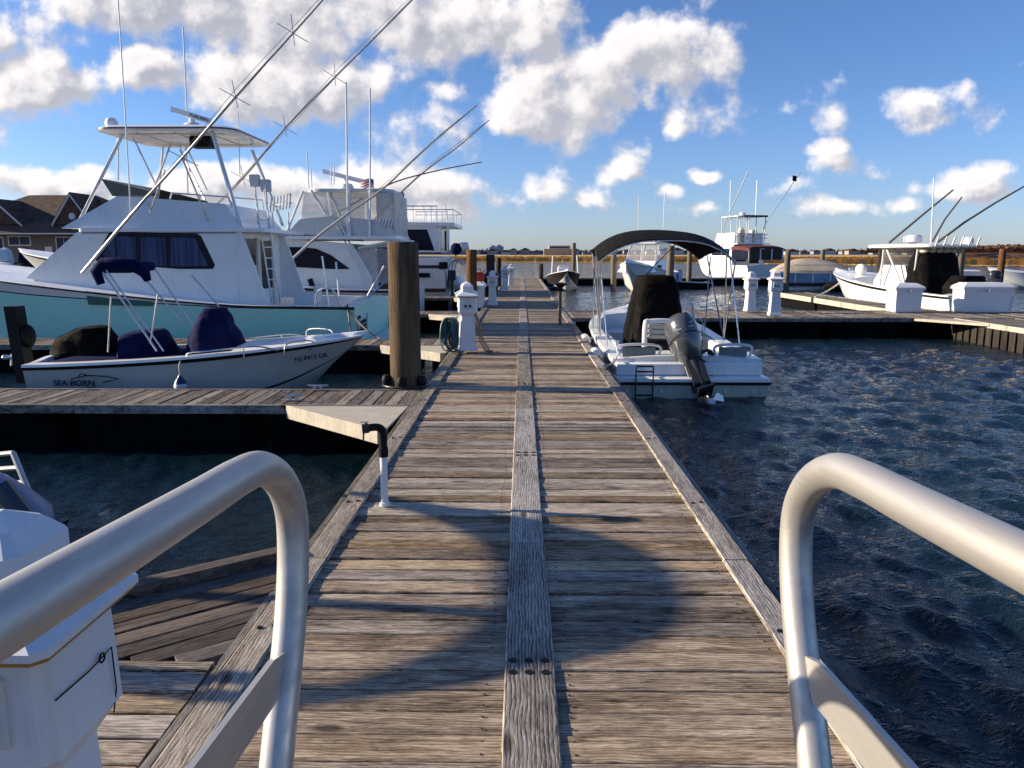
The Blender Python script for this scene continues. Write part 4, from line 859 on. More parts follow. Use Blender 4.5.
# ---------------- centre console with bimini and big outboard (stern to camera, along the dock)
def center_console():
    XC, Y0, L = 2.57, 11.9, 6.9
    t = thing('center_console_boat', 'white open boat with black bimini, its raised outboard facing the gangway', 'boat', (XC, Y0+3, WL))
    T = Ty(XC, Y0); sheer = lambda s: .50 + .10*s + .26*s**2
    P('hull', [M['white2'], M['white'], M['black'], M['navystripe']], t, lambda m: hull_std(m, T, L, 2.38, sheer, [.10, .14, .30, .38], [3,3,0,0,2,1,1,1,1,1,1], gw=.20, sole=.20, opn=(.09, .80), camber=.04, rake=1.0, draft=.35, taper=.5, bowfull=2.2, chine=.02, n=26))
    y = Y0
    # stern platform, transom faces
    def platform(m):
        m.box(XC-1.19, XC+1.19, y-.38, y-.004, WL+.20, WL+.30, .02)
        m.box(XC-1.12, XC+1.12, y-.18, y-.006, WL+.302, WL+.50, .02)
    P('swim_platform', M['white'], t, platform)
    P('rub_rail', M['black'], t, lambda m: m.box(XC-1.20, XC+1.20, y-.395, y-.383, WL+.19, WL+.235, .004), 0)
    P('platform_skirt', pmat('greenish_hull_bottom', (.42,.47,.40), .4, dirt=((.1,.1,.06), .5)), t, lambda m: m.loft([[(XC-w, y-.37, z), (XC+w, y-.37, z), (XC+w, y-.01, z), (XC-w, y-.01, z)] for w, z in ((1.02, WL-.10), (1.14, WL+.02), (1.175, WL+.188))]), 0)
    P('rear_bench', M['white'], t, lambda m: (m.box(XC-1.06, XC-.28, y+.12, y+.55, WL+.205, WL+.545, .03), m.box(XC+.42, XC+1.06, y+.12, y+.55, WL+.205, WL+.545, .03)))
    P('motor_well', M['white'], t, lambda m: m.box(XC-.279, XC+.419, y-.1, y+.5, WL+.205, WL+.40, .02))
    for a, b in ((-1.02, -.42), (.50, 1.02)):
        s = P('bench_back', M['whitetube'], t, lambda m: (m.tube(smooth_path([(XC+a, y+.2, WL+.53), (XC+a, y+.2, WL+.72), (XC+b, y+.2, WL+.72), (XC+b, y+.2, WL+.53)], 5), .022, 8)))
        P('back_panel', pmat('grey_green_vinyl', (.16,.19,.19), .4), s, lambda m: m.box(XC+a+.04, XC+b-.04, y+.18, y+.22, WL+.55, WL+.70, .01))
    def ladder(m):
        for dx in (-.13, .13): m.tube([(XC-.72+dx, y-.41, WL+.48), (XC-.72+dx, y-.42, WL-.02)], .012, 6)
        for z in (.48, .40, .04): m.tube([(XC-.85, y-.415, WL+z), (XC-.59, y-.415, WL+z)], .014, 6)
    P('boarding_ladder', M['enginedk'], t, ladder)
    P('speaker_pair', M['black'], t, lambda m: [m.tube([(XC+.37, y+.11, WL+z), (XC+.37, y+.09, WL+z)], .035, 10) for z in (.50, .62)])
    P('through_hull_fitting', M['steel'], t, lambda m: [m.tube([(XC+dx, y-.372, WL+.09), (XC+dx, y-.384, WL+.09)], .025, 10) for dx in (-.45, .52, .95, -.98)])
    # console cover and leaning post
    P('console_cover', M['blackcloth'], t, lambda m: cover(m, [rect(XC-.56, XC+.44, 14.1, 15.6, WL+.22, .1), rect(XC-.53, XC+.42, 14.15, 15.55, WL+.6, .1), rect(XC-.44, XC+.38, 14.25, 15.4, WL+1.2, .1), rect(XC-.40, XC+.34, 14.3, 15.3, WL+1.62, .12), rect(XC-.34, XC+.27, 14.4, 15.2, WL+1.74, .15), rect(XC-.2, XC+.1, 14.5, 15.0, WL+1.76, .15)], .055, 5), 60)
    lp = P('leaning_post', M['plastic'], t, lambda m: (m.tube(smooth_path([(XC-.44, 13.3, WL+.2), (XC-.44, 13.3, WL+.92), (XC-.36, 13.3, WL+1.0), (XC+.0, 13.3, WL+1.0), (XC+.08, 13.3, WL+.92), (XC+.08, 13.3, WL+.2)], 5), .045, 8), m.box(XC-.5, XC+.1, 13.2, 13.7, WL+.2, WL+.42, .03)))
    P('cushion', M['cream'], lp, lambda m: [m.box(XC-.38, XC+.02, 13.28, 13.4, WL+.70+k*.085, WL+.775+k*.085, .02) for k in range(3)])
    P('dark_locker', M['black'], t, lambda m: m.box(XC-.385, XC+.02, 13.42, 13.65, WL+.43, WL+.66, .02))
    P('side_bolster', M['plastic'], t, lambda m: (m.box(XC+.84, XC+.96, 12.9, 16.3, WL+.33, WL+.60, .03), m.box(XC-.96, XC-.84, 12.9, 16.3, WL+.33, WL+.60, .03)))
    P('bow_seat', M['white'], t, lambda m: m.loft([[(XC-w, a, WL+.21), (XC+w, a, WL+.21), (XC+w, a, WL+.52), (XC-w, a, WL+.52)] for w, a in ((.85, 16.2), (.55, 17.2))]), 20)
    # outboard: tilted up, leg toward the camera
    c = Vector((XC+.06, y-.12, WL+.50)); tilt = R(33); roll = R(-17)
    def TO(a, b, z):
        a2 = a*math.cos(tilt) + z*math.sin(tilt)*1; z2 = -a*math.sin(tilt)*-1*0 + z*math.cos(tilt) + a*(-math.sin(tilt))
        x2 = b*math.cos(roll) + z2*math.sin(roll); z3 = -b*math.sin(roll) + z2*math.cos(roll)
        return (c.x + x2, c.y + a2, c.z + z3)
    outboard(t, TO, M['engine'], M['enginedk'], 1.1)
    P('cowling_stripe', M['chalk'], t, lambda m: [m.loft([[TO(a-.37, b, z+dz) for b, dz in ((-.15+k*.02, 0), (.13+k*.02, .0), (.13+k*.02, .014), (-.15+k*.02, .014))] for a, z in ((-.05, .40+k*.07), (-.058, .40+k*.07))]) for k in range(2)], 0)
    P('engine_seam', M['black'], t, lambda m: m.tube([TO((-.05+.365*math.cos(q))*1.1, .243*math.sin(q)*1.1, .30*1.1) for q in [2*math.pi*k/20 for k in range(21)]], .006, 5, False))
    P('mid_section', M['enginedk'], t, lambda m: (m.loft([[TO(a, b, z) for a, b in ((-.17,-.12),(.15,-.14),(.15,.14),(-.17,.12))] for z in (-.42, -.25, .0)]), m.tube([TO(-.05,-.13,-.05), TO(-.04,-.14,-.5)], .022, 8), m.tube([TO(-.05,.13,-.05), TO(-.04,.12,-.5)], .022, 8), m.tube(smooth_path([TO(.1,.16,.05), TO(.1,.26,-.12), TO(.12,.2,-.3)], 4), .016, 6), m.tube(smooth_path([TO(.15,-.1,.05), TO(.22,-.24,-.1), TO(.2,-.15,-.3)], 4), .014, 6)))
    P('tilt_bracket', M['enginedk'], t, lambda m: (m.box(c.x-.14, c.x+.14, c.y-.02, c.y+.12, c.z-.28, c.z+.04, .02), m.tube([TO(-.0, .12, -.1), (c.x+.1, c.y+.15, c.z-.25)], .03, 8), m.tube(smooth_path([TO(.1, -.05, .05), (c.x+.25, c.y+.1, c.z+.18), (c.x+.42, c.y+.3, c.z-.0)], 4), .025, 8)))
    # bimini
    arches = [(13.1, 1.90, -1.28, 1.02), (13.3, 1.93, -1.29, 1.02), (13.9, 2.06, -1.27, 1.08), (14.8, 2.10, -1.24, 1.12), (15.6, 2.03, -1.18, 1.12), (16.1, 1.93, -1.12, 1.08)]
    def can(m):
        rg = []
        for yy, zt, a, b in arches:
            up = []; 
            for k in range(17):
                q = k/16; xx = a + (b-a)*q; e = abs(2*q-1); z = zt - .31*e**3.2 - .05*e**2 + (-.03 if q > .5 else 0)*e
                up.append((XC+xx, yy, z))
            rg.append(up + [(p[0]*1.0-(p[0]-XC)*.008, p[1], p[2]-.018) for p in reversed(up)])
        m.loft(rg)
    cb = P('bimini_top', M['blackcloth'], t, can, 60)
    def frame(m):
        for sg, xa in ((-1, -1.25), (1, 1.0)):
            foot = (XC+sg*1.13, 14.1, WL+.60)
            for yy, zt, a, b in (arches[0], arches[2], arches[4]):
                xe = a if sg < 0 else b
                m.tube([foot, (XC+xe*.985, yy, zt-.36)], .014, 8)
            m.tube([(XC+sg*1.12, 13.0, WL+.60), (XC+xa*.99, 13.4, 1.58)], .012, 6); m.tube([(XC+sg*1.13, 15.6, WL+.62), (XC+xa*.97, 14.7, 1.6)], .012, 6)
            m.tube([(XC+sg*1.12, 13.45, WL+1.3), (XC+sg*1.13, 14.0, WL+1.1)], .011, 6)
        for yy, zt, a, b in (arches[0], arches[2], arches[4]):
            m.tube([(XC+a+(b-a)*q, yy, zt-.03-.31*abs(2*q-1)**3.2-.05*abs(2*q-1)**2) for q in [k/16 for k in range(17)]], .013, 6)
    P('bimini_frame', M['steel'], t, frame)
    P('strap', M['black'], t, lambda m: (m.tube([(XC+.02, 13.1, 1.84), (XC-.50, 13.6, 1.2)], .008, 5),))
    P('rod_holder', M['white'], t, lambda m: (m.tube([(XC+.98, 15.9, WL+.62), (XC+.90, 15.8, WL+1.15)], .035, 8), m.tube([(XC-1.0, 12.6, WL+.6), (XC-1.0, 12.6, WL+.75)], .025, 8)))
    P('bow_rail', M['steel'], t, lambda m: [m.tube(smooth_path([(XC+sg*1.05, 15.4, WL+.62), (XC+sg*1.03, 15.6, WL+.86), (XC+sg*.85, 17.2, WL+.98), (XC+sg*.3, 18.5, WL+1.1), (XC, 18.75, WL+1.12)], 5), .012, 6) for sg in (-1, 1)])
    # fenders between hull and dock
    for k, yy in enumerate((12.9, 15.2)):
        f = thing('fender', ['white cylindrical fender lying on the center console side near its stern', 'white cylindrical fender between center console boat and dock, farther forward'][k], 'fender', (XC-1.3, yy, -.1), 'fenders on the dock side of the open boat')
        P('body', M['plastic'], f, lambda m: m.tube([(XC-1.30, yy-.32, -.02), (XC-1.31, yy-.28, -.02), (XC-1.31, yy+.28, -.02), (XC-1.30, yy+.32, -.02)], [.02, .09, .09, .02], 12)); P('line', M['rope'], f, lambda m: m.tube([(XC-1.29, yy-.31, 0.0), (XC-1.12, yy-.3, .10)], .008, 6))
    rp = thing('mooring_line', 'rope from the center console stern to the dock cleat', 'rope', (1.2, 11, .05), 'mooring lines')
    P('strand', M['rope'], rp, lambda m: m.tube(arc((XC-1.05, y+.1, .10), (1.18, 10.95, .07), .06), .011, 6))
center_console()

def outrig(t, pts, Ys, r0, mat, crosses=(), name='outrigger', wires=True):
    W = [at(a, b, Ys[0] + (Ys[1]-Ys[0])*i/(len(pts)-1)) for i, (a, b) in enumerate(pts)]
    sp = smooth_path(W, 4); n = len(sp)
    o = P(name, mat, t, lambda m: m.tube(sp, [r0*(1-.55*i/n) for i in range(n)], 8))
    if crosses:
        def cr(m):
            for a, b, i in crosses:
                c = at(a, b, Ys[0] + (Ys[1]-Ys[0])*i); h = .26
                m.tube([c+Vector((-h, -.1, h*.55)), c+Vector((h, .1, -h*.55))], .008, 5); m.tube([c+Vector((h*.2, -h, h)), c+Vector((-h*.2, h, -h*.6))], .008, 5)
        P('spreader', M['steel'], o, cr)
    if wires:
        P('stay', M['darkpole'], o, lambda m: [m.tube([sp[2], W[len(W)//2]+Vector((.1, dy, .16)), W[-1]], .005, 4) for dy in (-.12, .2)])
    return o
def tubes(t, name, mat, segs, r=.022):
    def f(m):
        for (a, b, Ya, c, d, Yb) in segs: m.tube([at(a, b, Ya), at(c, d, Yb)], r, 8)
    return P(name, mat, t, f)
def panel(t, name, mat, poly, Y, proud=.006, th=.02, label=None):
    pts = pxy(poly, Y); return P(name, mat, t, lambda m: m.prism(pts, 0, y0=Y-proud, y1=Y-proud+th), 0, label)

# ---------------- teal sportfisher
def teal():
    YC, XS, L = 17.9, -3.45, 12.6
    t = thing('sportfishing_boat', 'large teal hulled sportfishing boat with white flybridge and hardtop', 'boat', (-8, YC, WL))
    T = lambda u, b, z: (XS-u, YC-b, z+WL)
    sheer = lambda s: 1.03 + .12*s + 1.35*max(0, s-.18)**1.25 + .05*s
    tealf = lambda s: 1 - .02 - .12*min(1, max(0, (s-.2)/.35))
    P('hull', [M['teal'], M['white'], M['black'], M['brownstripe']], t, lambda m: hull_std(m, T, L, 4.3, sheer, [.06, .3, .6, tealf, lambda s: tealf(s)+.018], [3,3,0,0,0,2,1,2,1,1,1,1], gw=.28, sole=.35, opn=(.02, .235), camber=.10, rake=2.0, draft=.6, taper=.38, bowfull=2.3, chine=.06, rub=.03, n=30))
    panel(t, 'hull_window', M['tealglass'], [(86,291),(153,298.5),(153,306),(89,304.5)], YC-2.10, .02, .05)
    text('Catal', .50, (XS+.025, YC-2.0, WL+.52), (R(90), 0, R(90)), M['inkdark'], t, 'transom_name', shear=.25)
    Yn, Yf = 16.4, 19.4
    XB = at(236, 240, Yn).x
    cp = pxy([(26,278),(77,232)], Yn); zt = cp[1][1]
    prof = [cp[0], cp[1], (XB, zt), (XB, WL+1.0), (XB-2, WL+1.1), (cp[0][0]+1, WL+1.4)]
    cab = P('cabin', M['white'], t, lambda m: m.prism(prof, 0, y0=Yn, y1=Yf), 20)
    wnd = P('side_window', M['glass'], cab, lambda m: m.prism(pxy([(98,263),(95,258),(109,233),(113,231.5),(197,233.5),(201,236),(215,265),(213,269),(180,269)], Yn), 0, y0=Yn-.008, y1=Yn+.02), 0)
    for a in ([(104,255),(112,236),(136,237),(137,266),(108,263)], [(141,237),(166,237.5),(167,266.5),(141,266)], [(171,237.5),(195,238),(209,266),(171,266.5)]):
        P('window_pane', M['curtain'], cab, lambda m: m.prism(pxy(a, Yn), 0, y0=Yn-.016, y1=Yn-.010), 0)
    P('front_window', M['glass'], cab, lambda m: [m.loft([[ (cp[0][0]+(cp[1][0]-cp[0][0])*f-.012, yy, cp[0][1]+(cp[1][1]-cp[0][1])*f+.012) for f in (.45, .85)] + [ (cp[0][0]+(cp[1][0]-cp[0][0])*f+.02, yy, cp[0][1]+(cp[1][1]-cp[0][1])*f) for f in (.85, .45)] for yy in (ya, ya+.8)]) for ya in (Yn+.15, Yn+1.1, Yn+2.05)], 0)
    for Y in (Yn, Yf-.06):
        P('cockpit_wing', M['white'], t, lambda m: m.prism([(XB+.003, zt), (XB+.12, zt), (XB+.62, WL+1.07), (XB+.003, WL+1.07)], 0, y0=Y, y1=Y+.06), 0)
    P('seam', M['navystripe'], cab, lambda m: m.prism([(cp[1][0]+.1, zt-.03), (XB, zt-.03), (XB, zt-.012), (cp[1][0]+.1, zt-.012)], 0, y0=Yn-.006, y1=Yn+.02), 0)
    bh = P('aft_bulkhead_window', M['glass'], cab, lambda m: m.box(XB-.01, XB+.008, Yn+.35, Yn+1.15, WL+1.9, zt-.12), 0)
    P('cabin_door', M['glass'], cab, lambda m: m.box(XB-.01, XB+.008, Yn+1.45, Yn+2.2, WL+1.35, zt-.15), 0)
    P('door_frame', M['cream'], cab, lambda m: (m.box(XB+.003, XB+.03, Yn+1.2, Yn+1.42, WL+.8, zt-.1), m.box(XB+.003, XB+.03, Yn+2.22, Yn+2.4, WL+.8, zt-.1)), 0)
    # flybridge
    zf = zt
    P('bridge_deck', M['white'], t, lambda m: m.loft([rrect(cp[1][0]+.02, XB+.62, Yn-.05, Yf+.05, z, .12) for z in (zf+.003, zf+.075)]), 30)
    fp = pxy([(62,229.5),(114,196),(152,198),(223,203.5),(242,232)], Yn+.06); fp[0] = (fp[0][0], zf+.078); fp[-1] = (fp[-1][0], zf+.078)
    fly = P('flybridge', M['white'], t, lambda m: m.loft([[(x, Yn+.02, z) if z < zf+.1 else (x, Yn+.16, z) for x, z in fp], [(x, Yf-.02, z) if z < zf+.1 else (x, Yf-.16, z) for x, z in fp]]), 25)
    xa, xb = at(113,196,Yn+.2), at(102,179,Yn+.2)
    P('windscreen', pmat('smoked_brown_screen', (.05,.045,.035), .12, spec=.6), fly, lambda m: m.loft([[(xa.x, yy, xa.z), (xb.x+e, yy-e, xb.z), (xb.x+e+.02, yy-e, xb.z), (xa.x+.02, yy, xa.z)] for yy, e in ((Yn+.2, 0), (Yf-.2, 0))]), 0)
    P('side_screen', bpy.data.materials['smoked_brown_screen'], fly, lambda m: [m.loft([[(xa.x, Y, xa.z), (xb.x, Y, xb.z), (xa.x+.95, Y, xa.z+.06), (xa.x+1.0, Y, xa.z)], [(xa.x, Y+.02, xa.z), (xb.x, Y+.02, xb.z), (xa.x+.95, Y+.02, xa.z+.06), (xa.x+1.0, Y+.02, xa.z)]]) for Y in (Yn+.17, Yf-.2)], 0)
    # hardtop
    z = 4.22; hx0, hx1 = -9.05, -6.05
    ht = P('hardtop', M['white'], t, lambda m: m.loft([rrect(hx0+i, hx1-i, 16.6+i, 19.35-i, zz, .45) for zz, i in ((z-.02, .06), (z, 0), (z+.05, 0), (z+.10, .1), (z+.13, .5))]), 40)
    P('hardtop_edge', M['darkpole'], ht, lambda m: m.loft([rrect(hx0-.006, hx1+.006, 16.594, 19.356, zz, .45) for zz in (z+.012, z+.04)]), 40)
    P('hatch_frame', M['cream'], ht, lambda m: [m.tube([(a, y_, z-.02) for a, y_ in ((q, 16.9), (q+.0, 19.0))], .02, 6) for q in (-8.2, -7.4, -6.7)] + [m.tube([(-8.7, y_, z-.02), (-6.4, y_, z-.02)], .02, 6) for y_ in (17.1, 18.8)])
    sp_ = at(204, 139, 17.6)
    P('deck_speaker', M['black'], ht, lambda m: m.box(sp_.x-.25, sp_.x+.2, 17.4, 17.75, sp_.z-.2, z-.022, .02))
    tubes(t, 'hardtop_leg', M['whitetube'], [(79,222,Yn+.1,123,134,16.8)], .035); tubes(t, 'hardtop_leg', M['whitetube'], [(241,228,Yn+.1,212,131,16.8)], .045)
    tubes(t, 'hardtop_leg', M['whitetube'], [(283,226,Yf-.1,252,150,19.2)], .04); tubes(t, 'hardtop_leg', M['whitetube'], [(159,190,Yf-.2,163,146,19.1)], .03)
    tubes(t, 'hardtop_brace', M['whitetube'], [(133,137,16.8,157,187,17.0), (148,205,Yn+.1,170,146,17.6), (207,190,Yf-.2,188,150,19.1), (188,195,18.5,186,146,18.5), (118,138,16.9,118,180,16.9), (205,200,Yn+.1,180,150,17.8)], .02)
    # fly rail, spotlights, rod holders, ladder
    tubes(t, 'bridge_rail', M['whitetube'], [(170,199,Yn+.2,172,193,Yn+.2), (172,193,Yn+.2,228,197,Yn+.2), (228,197,Yn+.2,232,207,Yn+.2), (200,196,Yn+.2,200,203,Yn+.2), (228,197,Yn+.2,262,200,Yf-.3), (262,200,Yf-.3,266,228,Yf-.3)], .018)
    def rods(m):
        for k in range(7):
            c = at(270+k*3.2, 212-.6*k, 18.9-.1*k); m.tube([c, c+Vector((.05, -.02, .34))], .025, 8)
        m.tube([at(268, 206, 18.9), at(292, 203, 18.3)], .015, 6); m.tube([at(272, 212, 18.9), at(275, 235, 18.9)], .018, 6); m.tube([at(288, 212, 18.4), at(290, 236, 18.4)], .018, 6)
    P('rod_holders', M['whitetube'], t, rods)
    def spots(m):
        for a, b in ((255, 181), (266, 186)):
            c = at(a, b, 17.8); m.box(c.x-.11, c.x+.11, 17.72, 17.86, c.z-.13, c.z+.14, .02); m.tube([(c.x, 17.8, c.z-.13), (c.x+.02, 17.8, c.z-1.1)], .016, 6)
    P('spotlights', M['chalk'], t, spots)
    def lad(m):
        A = [at(255,190,17.0), at(262,240,17.0), at(272,303,17.2)]; B = [at(264,190,17.3), at(272,240,17.3), at(280,303,17.5)]
        m.tube(A, .02, 8); m.tube(B, .02, 8)
        for k in range(9):
            q = .3 + .68*k/8; f = lambda S: S[0].lerp(S[1], q*2) if q < .5 else S[1].lerp(S[2], q*2-1); m.tube([f(A), f(B)], .018, 6)
        m.tube([A[0]+Vector((.25,-.1,.1)), A[1]+Vector((.25,-.1,-.1)), A[1]+Vector((.3,-.1,-.9))], .016, 6)
    P('bridge_ladder', M['whitetube'], t, lad)
    P('tackle_station', M['plastic'], t, lambda m: m.box(XB+.9, XB+1.35, 17.3, 17.9, WL+.36, WL+1.28, .03))
    # radar, horn, dome, antennas
    rc = at(192, 122, 17.9)
    rd_ = P('radar', M['plastic'], t, lambda m: (m.lathe([(.14,0),(.2,.06),(.21,.14),(.15,.2),(.06,.23),(.06,.30)], (rc.x, 17.9, z+.12), 16)))
    rb = P('radar_bar', M['plastic'], rd_, lambda m: m.loft([[(rc.x+u, 17.9+v_+.1*u, z+.12+zz-.30*(u)) for v_, zz in ((-.07,.31),(.07,.31),(.05,.43),(-.05,.43))] for u in (-.42, -.4, .4, .42)]))
    o = text('FURUNO', .09, (rc.x-.02, 17.81, z+.12+.345), (R(90), R(16.7), R(5.7)), M['inkdark'], rd_, 'radar_lettering', sx=1.15)
    P('dome', M['plastic'], t, lambda m: m.lathe([(.10,0),(.13,.02),(.13,.1),(.09,.17),(.03,.19)], (at(110,118,16.9).x, 16.95, z+.10), 14))
    tubes(t, 'antenna', M['whitetube'], [(131,216,Yn,124,95,Yn), (124,95,Yn,117,-16,Yn)], .014); tubes(t, 'antenna', M['whitetube'], [(187,118,18.3,183,27,18.3)], .018)
    tubes(t, 'antenna', M['whitetube'], [(240,175,18.5,238,112,18.5)], .012)
    outrig(t, [(82,273),(131,215),(183,157),(235,97),(293,33),(325,-3),(372,-58)], (16.2, 15.2), .035, M['pole'], [(183,158,.35),(235,97,.55),(293,33,.8)])
    outrig(t, [(206,214),(243,178),(285,128),(335,77),(412,0),(470,-62)], (19.5, 20.0), .033, M['pole'], [(243,178,.15),(285,128,.3),(335,77,.5)])
    tubes(t, 'outrigger_brace', M['pole'], [(150,213,Yn,165,170,16.0), (210,225,Yn+.1,182,158,15.9)], .016)
    # deck clutter near the stern: fighting chair, rod butts, rolled line
    fc = at(300, 300, 17.6)
    P('fighting_chair', M['white2'], t, lambda m: (m.tube([(-4.9, 17.8, WL+.36), (-4.9, 17.8, WL+.95)], .05, 8), m.box(-5.15, -4.65, 17.55, 18.05, WL+.95, WL+1.05, .03), m.box(-4.75, -4.68, 17.55, 18.05, WL+1.05, WL+1.45, .03)))
    P('stern_rail', M['steel'], t, lambda m: (m.tube(smooth_path([(-4.3, 15.95, WL+1.07), (-4.2, 15.9, WL+1.4), (-3.9, 15.85, WL+1.42), (-3.75, 15.9, WL+1.08)], 5), .02, 6), m.tube([(-4.15, 16.6, WL+.9), (-4.3, 16.7, WL+2.1)], .02, 6), m.tube([(-3.6, 17.6, WL+1.1), (-2.75, 18.2, WL+1.9)], .02, 6)))
    P('swim_platform', M['white2'], t, lambda m: m.box(XS+.03, XS+.6, YC-1.7, YC+1.7, WL+.22, WL+.30, .02))
    for k, (a, b, sg) in enumerate((((-3.6, 15.86, WL+1.12), (-3.2, 14.6, .03), .25), ((-3.65, 15.86, WL+1.1), (-2.0, 14.7, .03), .35))):
        rp = thing('mooring_line', ['rope from the teal stern down to the second finger dock, steeper one', 'slack rope from the teal stern to the second finger dock by the lettering'][k], 'rope', a, 'mooring lines')
        P('strand', M['tanhose'] if k else M['enginedk'], rp, lambda m: m.tube(arc(a, b, sg), .016, 6))
teal()

# ---------------- white convertible (second left boat)
def flag(t, x, y, z, w=.5, h=.3, name='flag'):
    stripes = pmat('flag_red_white', (.45,.08,.08), .8) if 'flag_red_white' not in bpy.data.materials else bpy.data.materials['flag_red_white']
    def f(m):
        m.mi = 0
        for k in range(7):
            m.mi = k % 2; m.loft([[(x-w*q, y+.03*math.sin(q*7), z+h*k/7+.04*math.sin(q*5)), (x-w*q, y+.03*math.sin(q*7)+.004, z+h*(k+1)/7+.04*math.sin(q*5))] for q in [i/6 for i in range(7)]], closed=False)
        m.mi = 2; m.loft([[(x-w*q, y-.012+.03*math.sin(q*7), z+h*.48+.04*math.sin(q*5)), (x-w*q, y-.012+.03*math.sin(q*7)+.004, z+h+.04*math.sin(q*5))] for q in (0, .2, .4)], closed=False)
    return P(name, [stripes, M['white2'], M['navystripe']], t, f, 0)
def convertible():
    YC, XS, L = 26.4, -3.6, 13.5
    t = thing('sportfishing_boat', 'white sportfishing boat with dark red hull stripe and curtained flybridge, left of the thick piling', 'boat', (-8, YC, WL))
    T = lambda u, b, z: (XS-u, YC-b, z+WL)
    sheer = lambda s: 1.0 + .15*s + 1.3*max(0, s-.15)**1.3
    P('hull', [M['white2'], M['white'], M['brownstripe'], M['black']], t, lambda m: hull_std(m, T, L, 4.5, sheer, [.06, .40, .84, .93], [3,3,0,0,0,2,1,1,1,1,1], gw=.3, sole=.4, opn=(.02, .22), camber=.1, rake=2.0, draft=.6, taper=.4, rub=.03, n=26))
    Y = 24.75; Yf = 28.05
    prof = pxy([(268,285),(276,243),(300,240),(352,244),(372,278),(374,292)], Y)
    cab = P('cabin', M['white'], t, lambda m: m.prism([(prof[0][0]-2.5, WL+1.5), (prof[1][0]-.9, prof[1][1]-.02)] + prof[2:4] + [prof[4], (prof[5][0], WL+1.0), (prof[0][0]-2.5, WL+1.0)], 0, y0=Y, y1=Yf), 25)
    panel(cab, 'side_window', M['glass'], [(279,247),(300,247),(316,248.5),(331,255),(350,269),(330,269),(293,267),(286,262)], Y, .02, .04)
    panel(cab, 'cabin_stripe', M['navystripe'], [(284,234),(300,234),(362,239.5),(364,241.5),(284,236.5)], Y-.1, .02, .06)
    pt = lambda a, b: at(a, b, Y)
    aft = pt(357, 250)
    P('cabin_aft_door', M['woodbrown'], t, lambda m: m.box(pt(379,260).x-.14, pt(385,260).x+.05, Y+.5, Y+.6, WL+.6, pt(380,247).z, .01), 0)
    P('cockpit_enclosure', M['vinyl'], t, lambda m: m.prism(pxy([(361,252),(379,247),(388,250),(388,284),(374,282)], Y+.1), 0, y0=Y+.1, y1=Y+.12), 0)
    P('cockpit_awning', M['white2'], t, lambda m: m.loft([[(pt(358,249).x, yy, pt(358,249).z), (pt(400,241).x, yy, pt(400,241).z), (pt(400,241).x, yy, pt(400,241).z+.07), (pt(358,249).x, yy, pt(358,249).z+.07)] for yy in (Y, Yf)]), 0)
    milky = pmat('milky_vinyl_curtain', (.62,.61,.60), .35, var=.15, scale=3); milky.node_tree.nodes['Principled BSDF'].inputs['Alpha'].default_value = .72
    P('house_top', M['white'], t, lambda m: m.loft([rrect(pt(277,240).x-.9, pt(396,240).x, Y-.15, Yf+.15, z, .3) for z in (pt(300,239.5).z, pt(300,236).z)]), 30)
    fp = pxy([(284,236),(300,219),(332,216),(388,221),(396,238)], Y+.1)
    fly = P('flybridge', M['white2'], t, lambda m: m.prism(fp, 0, y0=Y+.1, y1=Yf-.1), 25)
    ht = P('hardtop', M['white2'], t, lambda m: m.loft([rrect(pt(303,190).x, pt(390,190).x, Y+.2, Yf-.2, z, .5) for z in (pt(350,191.5).z, pt(350,188).z)]), 30)
    P('enclosure_curtain', M['vinyl'], t, lambda m: [m.prism(pxy(q, Y+.25), 0, y0=YY, y1=YY+.02) for YY in (Y+.25, Yf-.25) for q in ([(304,192),(326,192),(330,216),(301,219)], [(328,192),(347,192),(347,218),(332,217)], [(349,192),(368,193),(368,220),(349,218)])], 0)
    P('canvas_side_curtain', milky, t, lambda m: cover(m, [[(x, yy, z) for x, yy in ((pt(369,0).x, Y+.2), (pt(388,0).x, Y+.2), (pt(388,0).x, Y+1.0), (pt(388,0).x, Yf-.3), (pt(369,0).x, Yf-.3))] for z in (pt(375,237).z, pt(375,215).z, pt(375,192).z)], .08, 3), 60)
    tubes(t, 'hardtop_leg', M['whitetube'], [(311,190,Y+.2,327,216,Y+.2), (349,190,Y+.2,350,238,Y), (369,191,Y+.2,370,238,Y), (303,191,Y+.2,286,234,Y), (330,192,Y+.3,340,216,Y+.3)], .045)
    rc = pt(336, 186)
    ra = P('radar', M['plastic'], t, lambda m: (m.lathe([(.2,0),(.26,.1),(.2,.24),(.07,.28),(.07,.4)], (rc.x, 26.2, pt(336,188).z), 14), m.loft([[(rc.x+u, 26.2+v_, pt(336,188).z+zz-.25*u) for v_, zz in ((-.08,.4),(.08,.4),(.06,.54),(-.06,.54))] for u in (-.75, .75)])))
    tubes(t, 'antenna', M['whitetube'], [(348,240,Y,346,82,Y)], .03); tubes(t, 'antenna', M['whitetube'], [(370,238,Y,370,88,Y)], .028)
    tubes(t, 'antenna', M['whitetube'], [(309,190,Y+.5,307,152,Y+.5), (312,190,Y+.9,311,170,Y+.9), (331,185,Y+1,331,165,Y+1), (334,185,Y+1.2,334,166,Y+1.2)], .02)
    p0 = pt(372, 191); flag(t, p0.x-.05, Y+.6, pt(372,187).z, .42, .28)
    outrig(t, [(289,262),(318,236),(350,212),(385,187),(430,144),(477,105)], (24.1, 24.0), .045, M['pole'])
    outrig(t, [(372,222),(395,198),(425,171),(460,145),(489,120)], (28.2, 28.6), .04, M['pole'])
    outrig(t, [(330,217),(360,200),(395,182),(440,170),(482,162)], (28.0, 27), .035, M['darkpole'], wires=False)
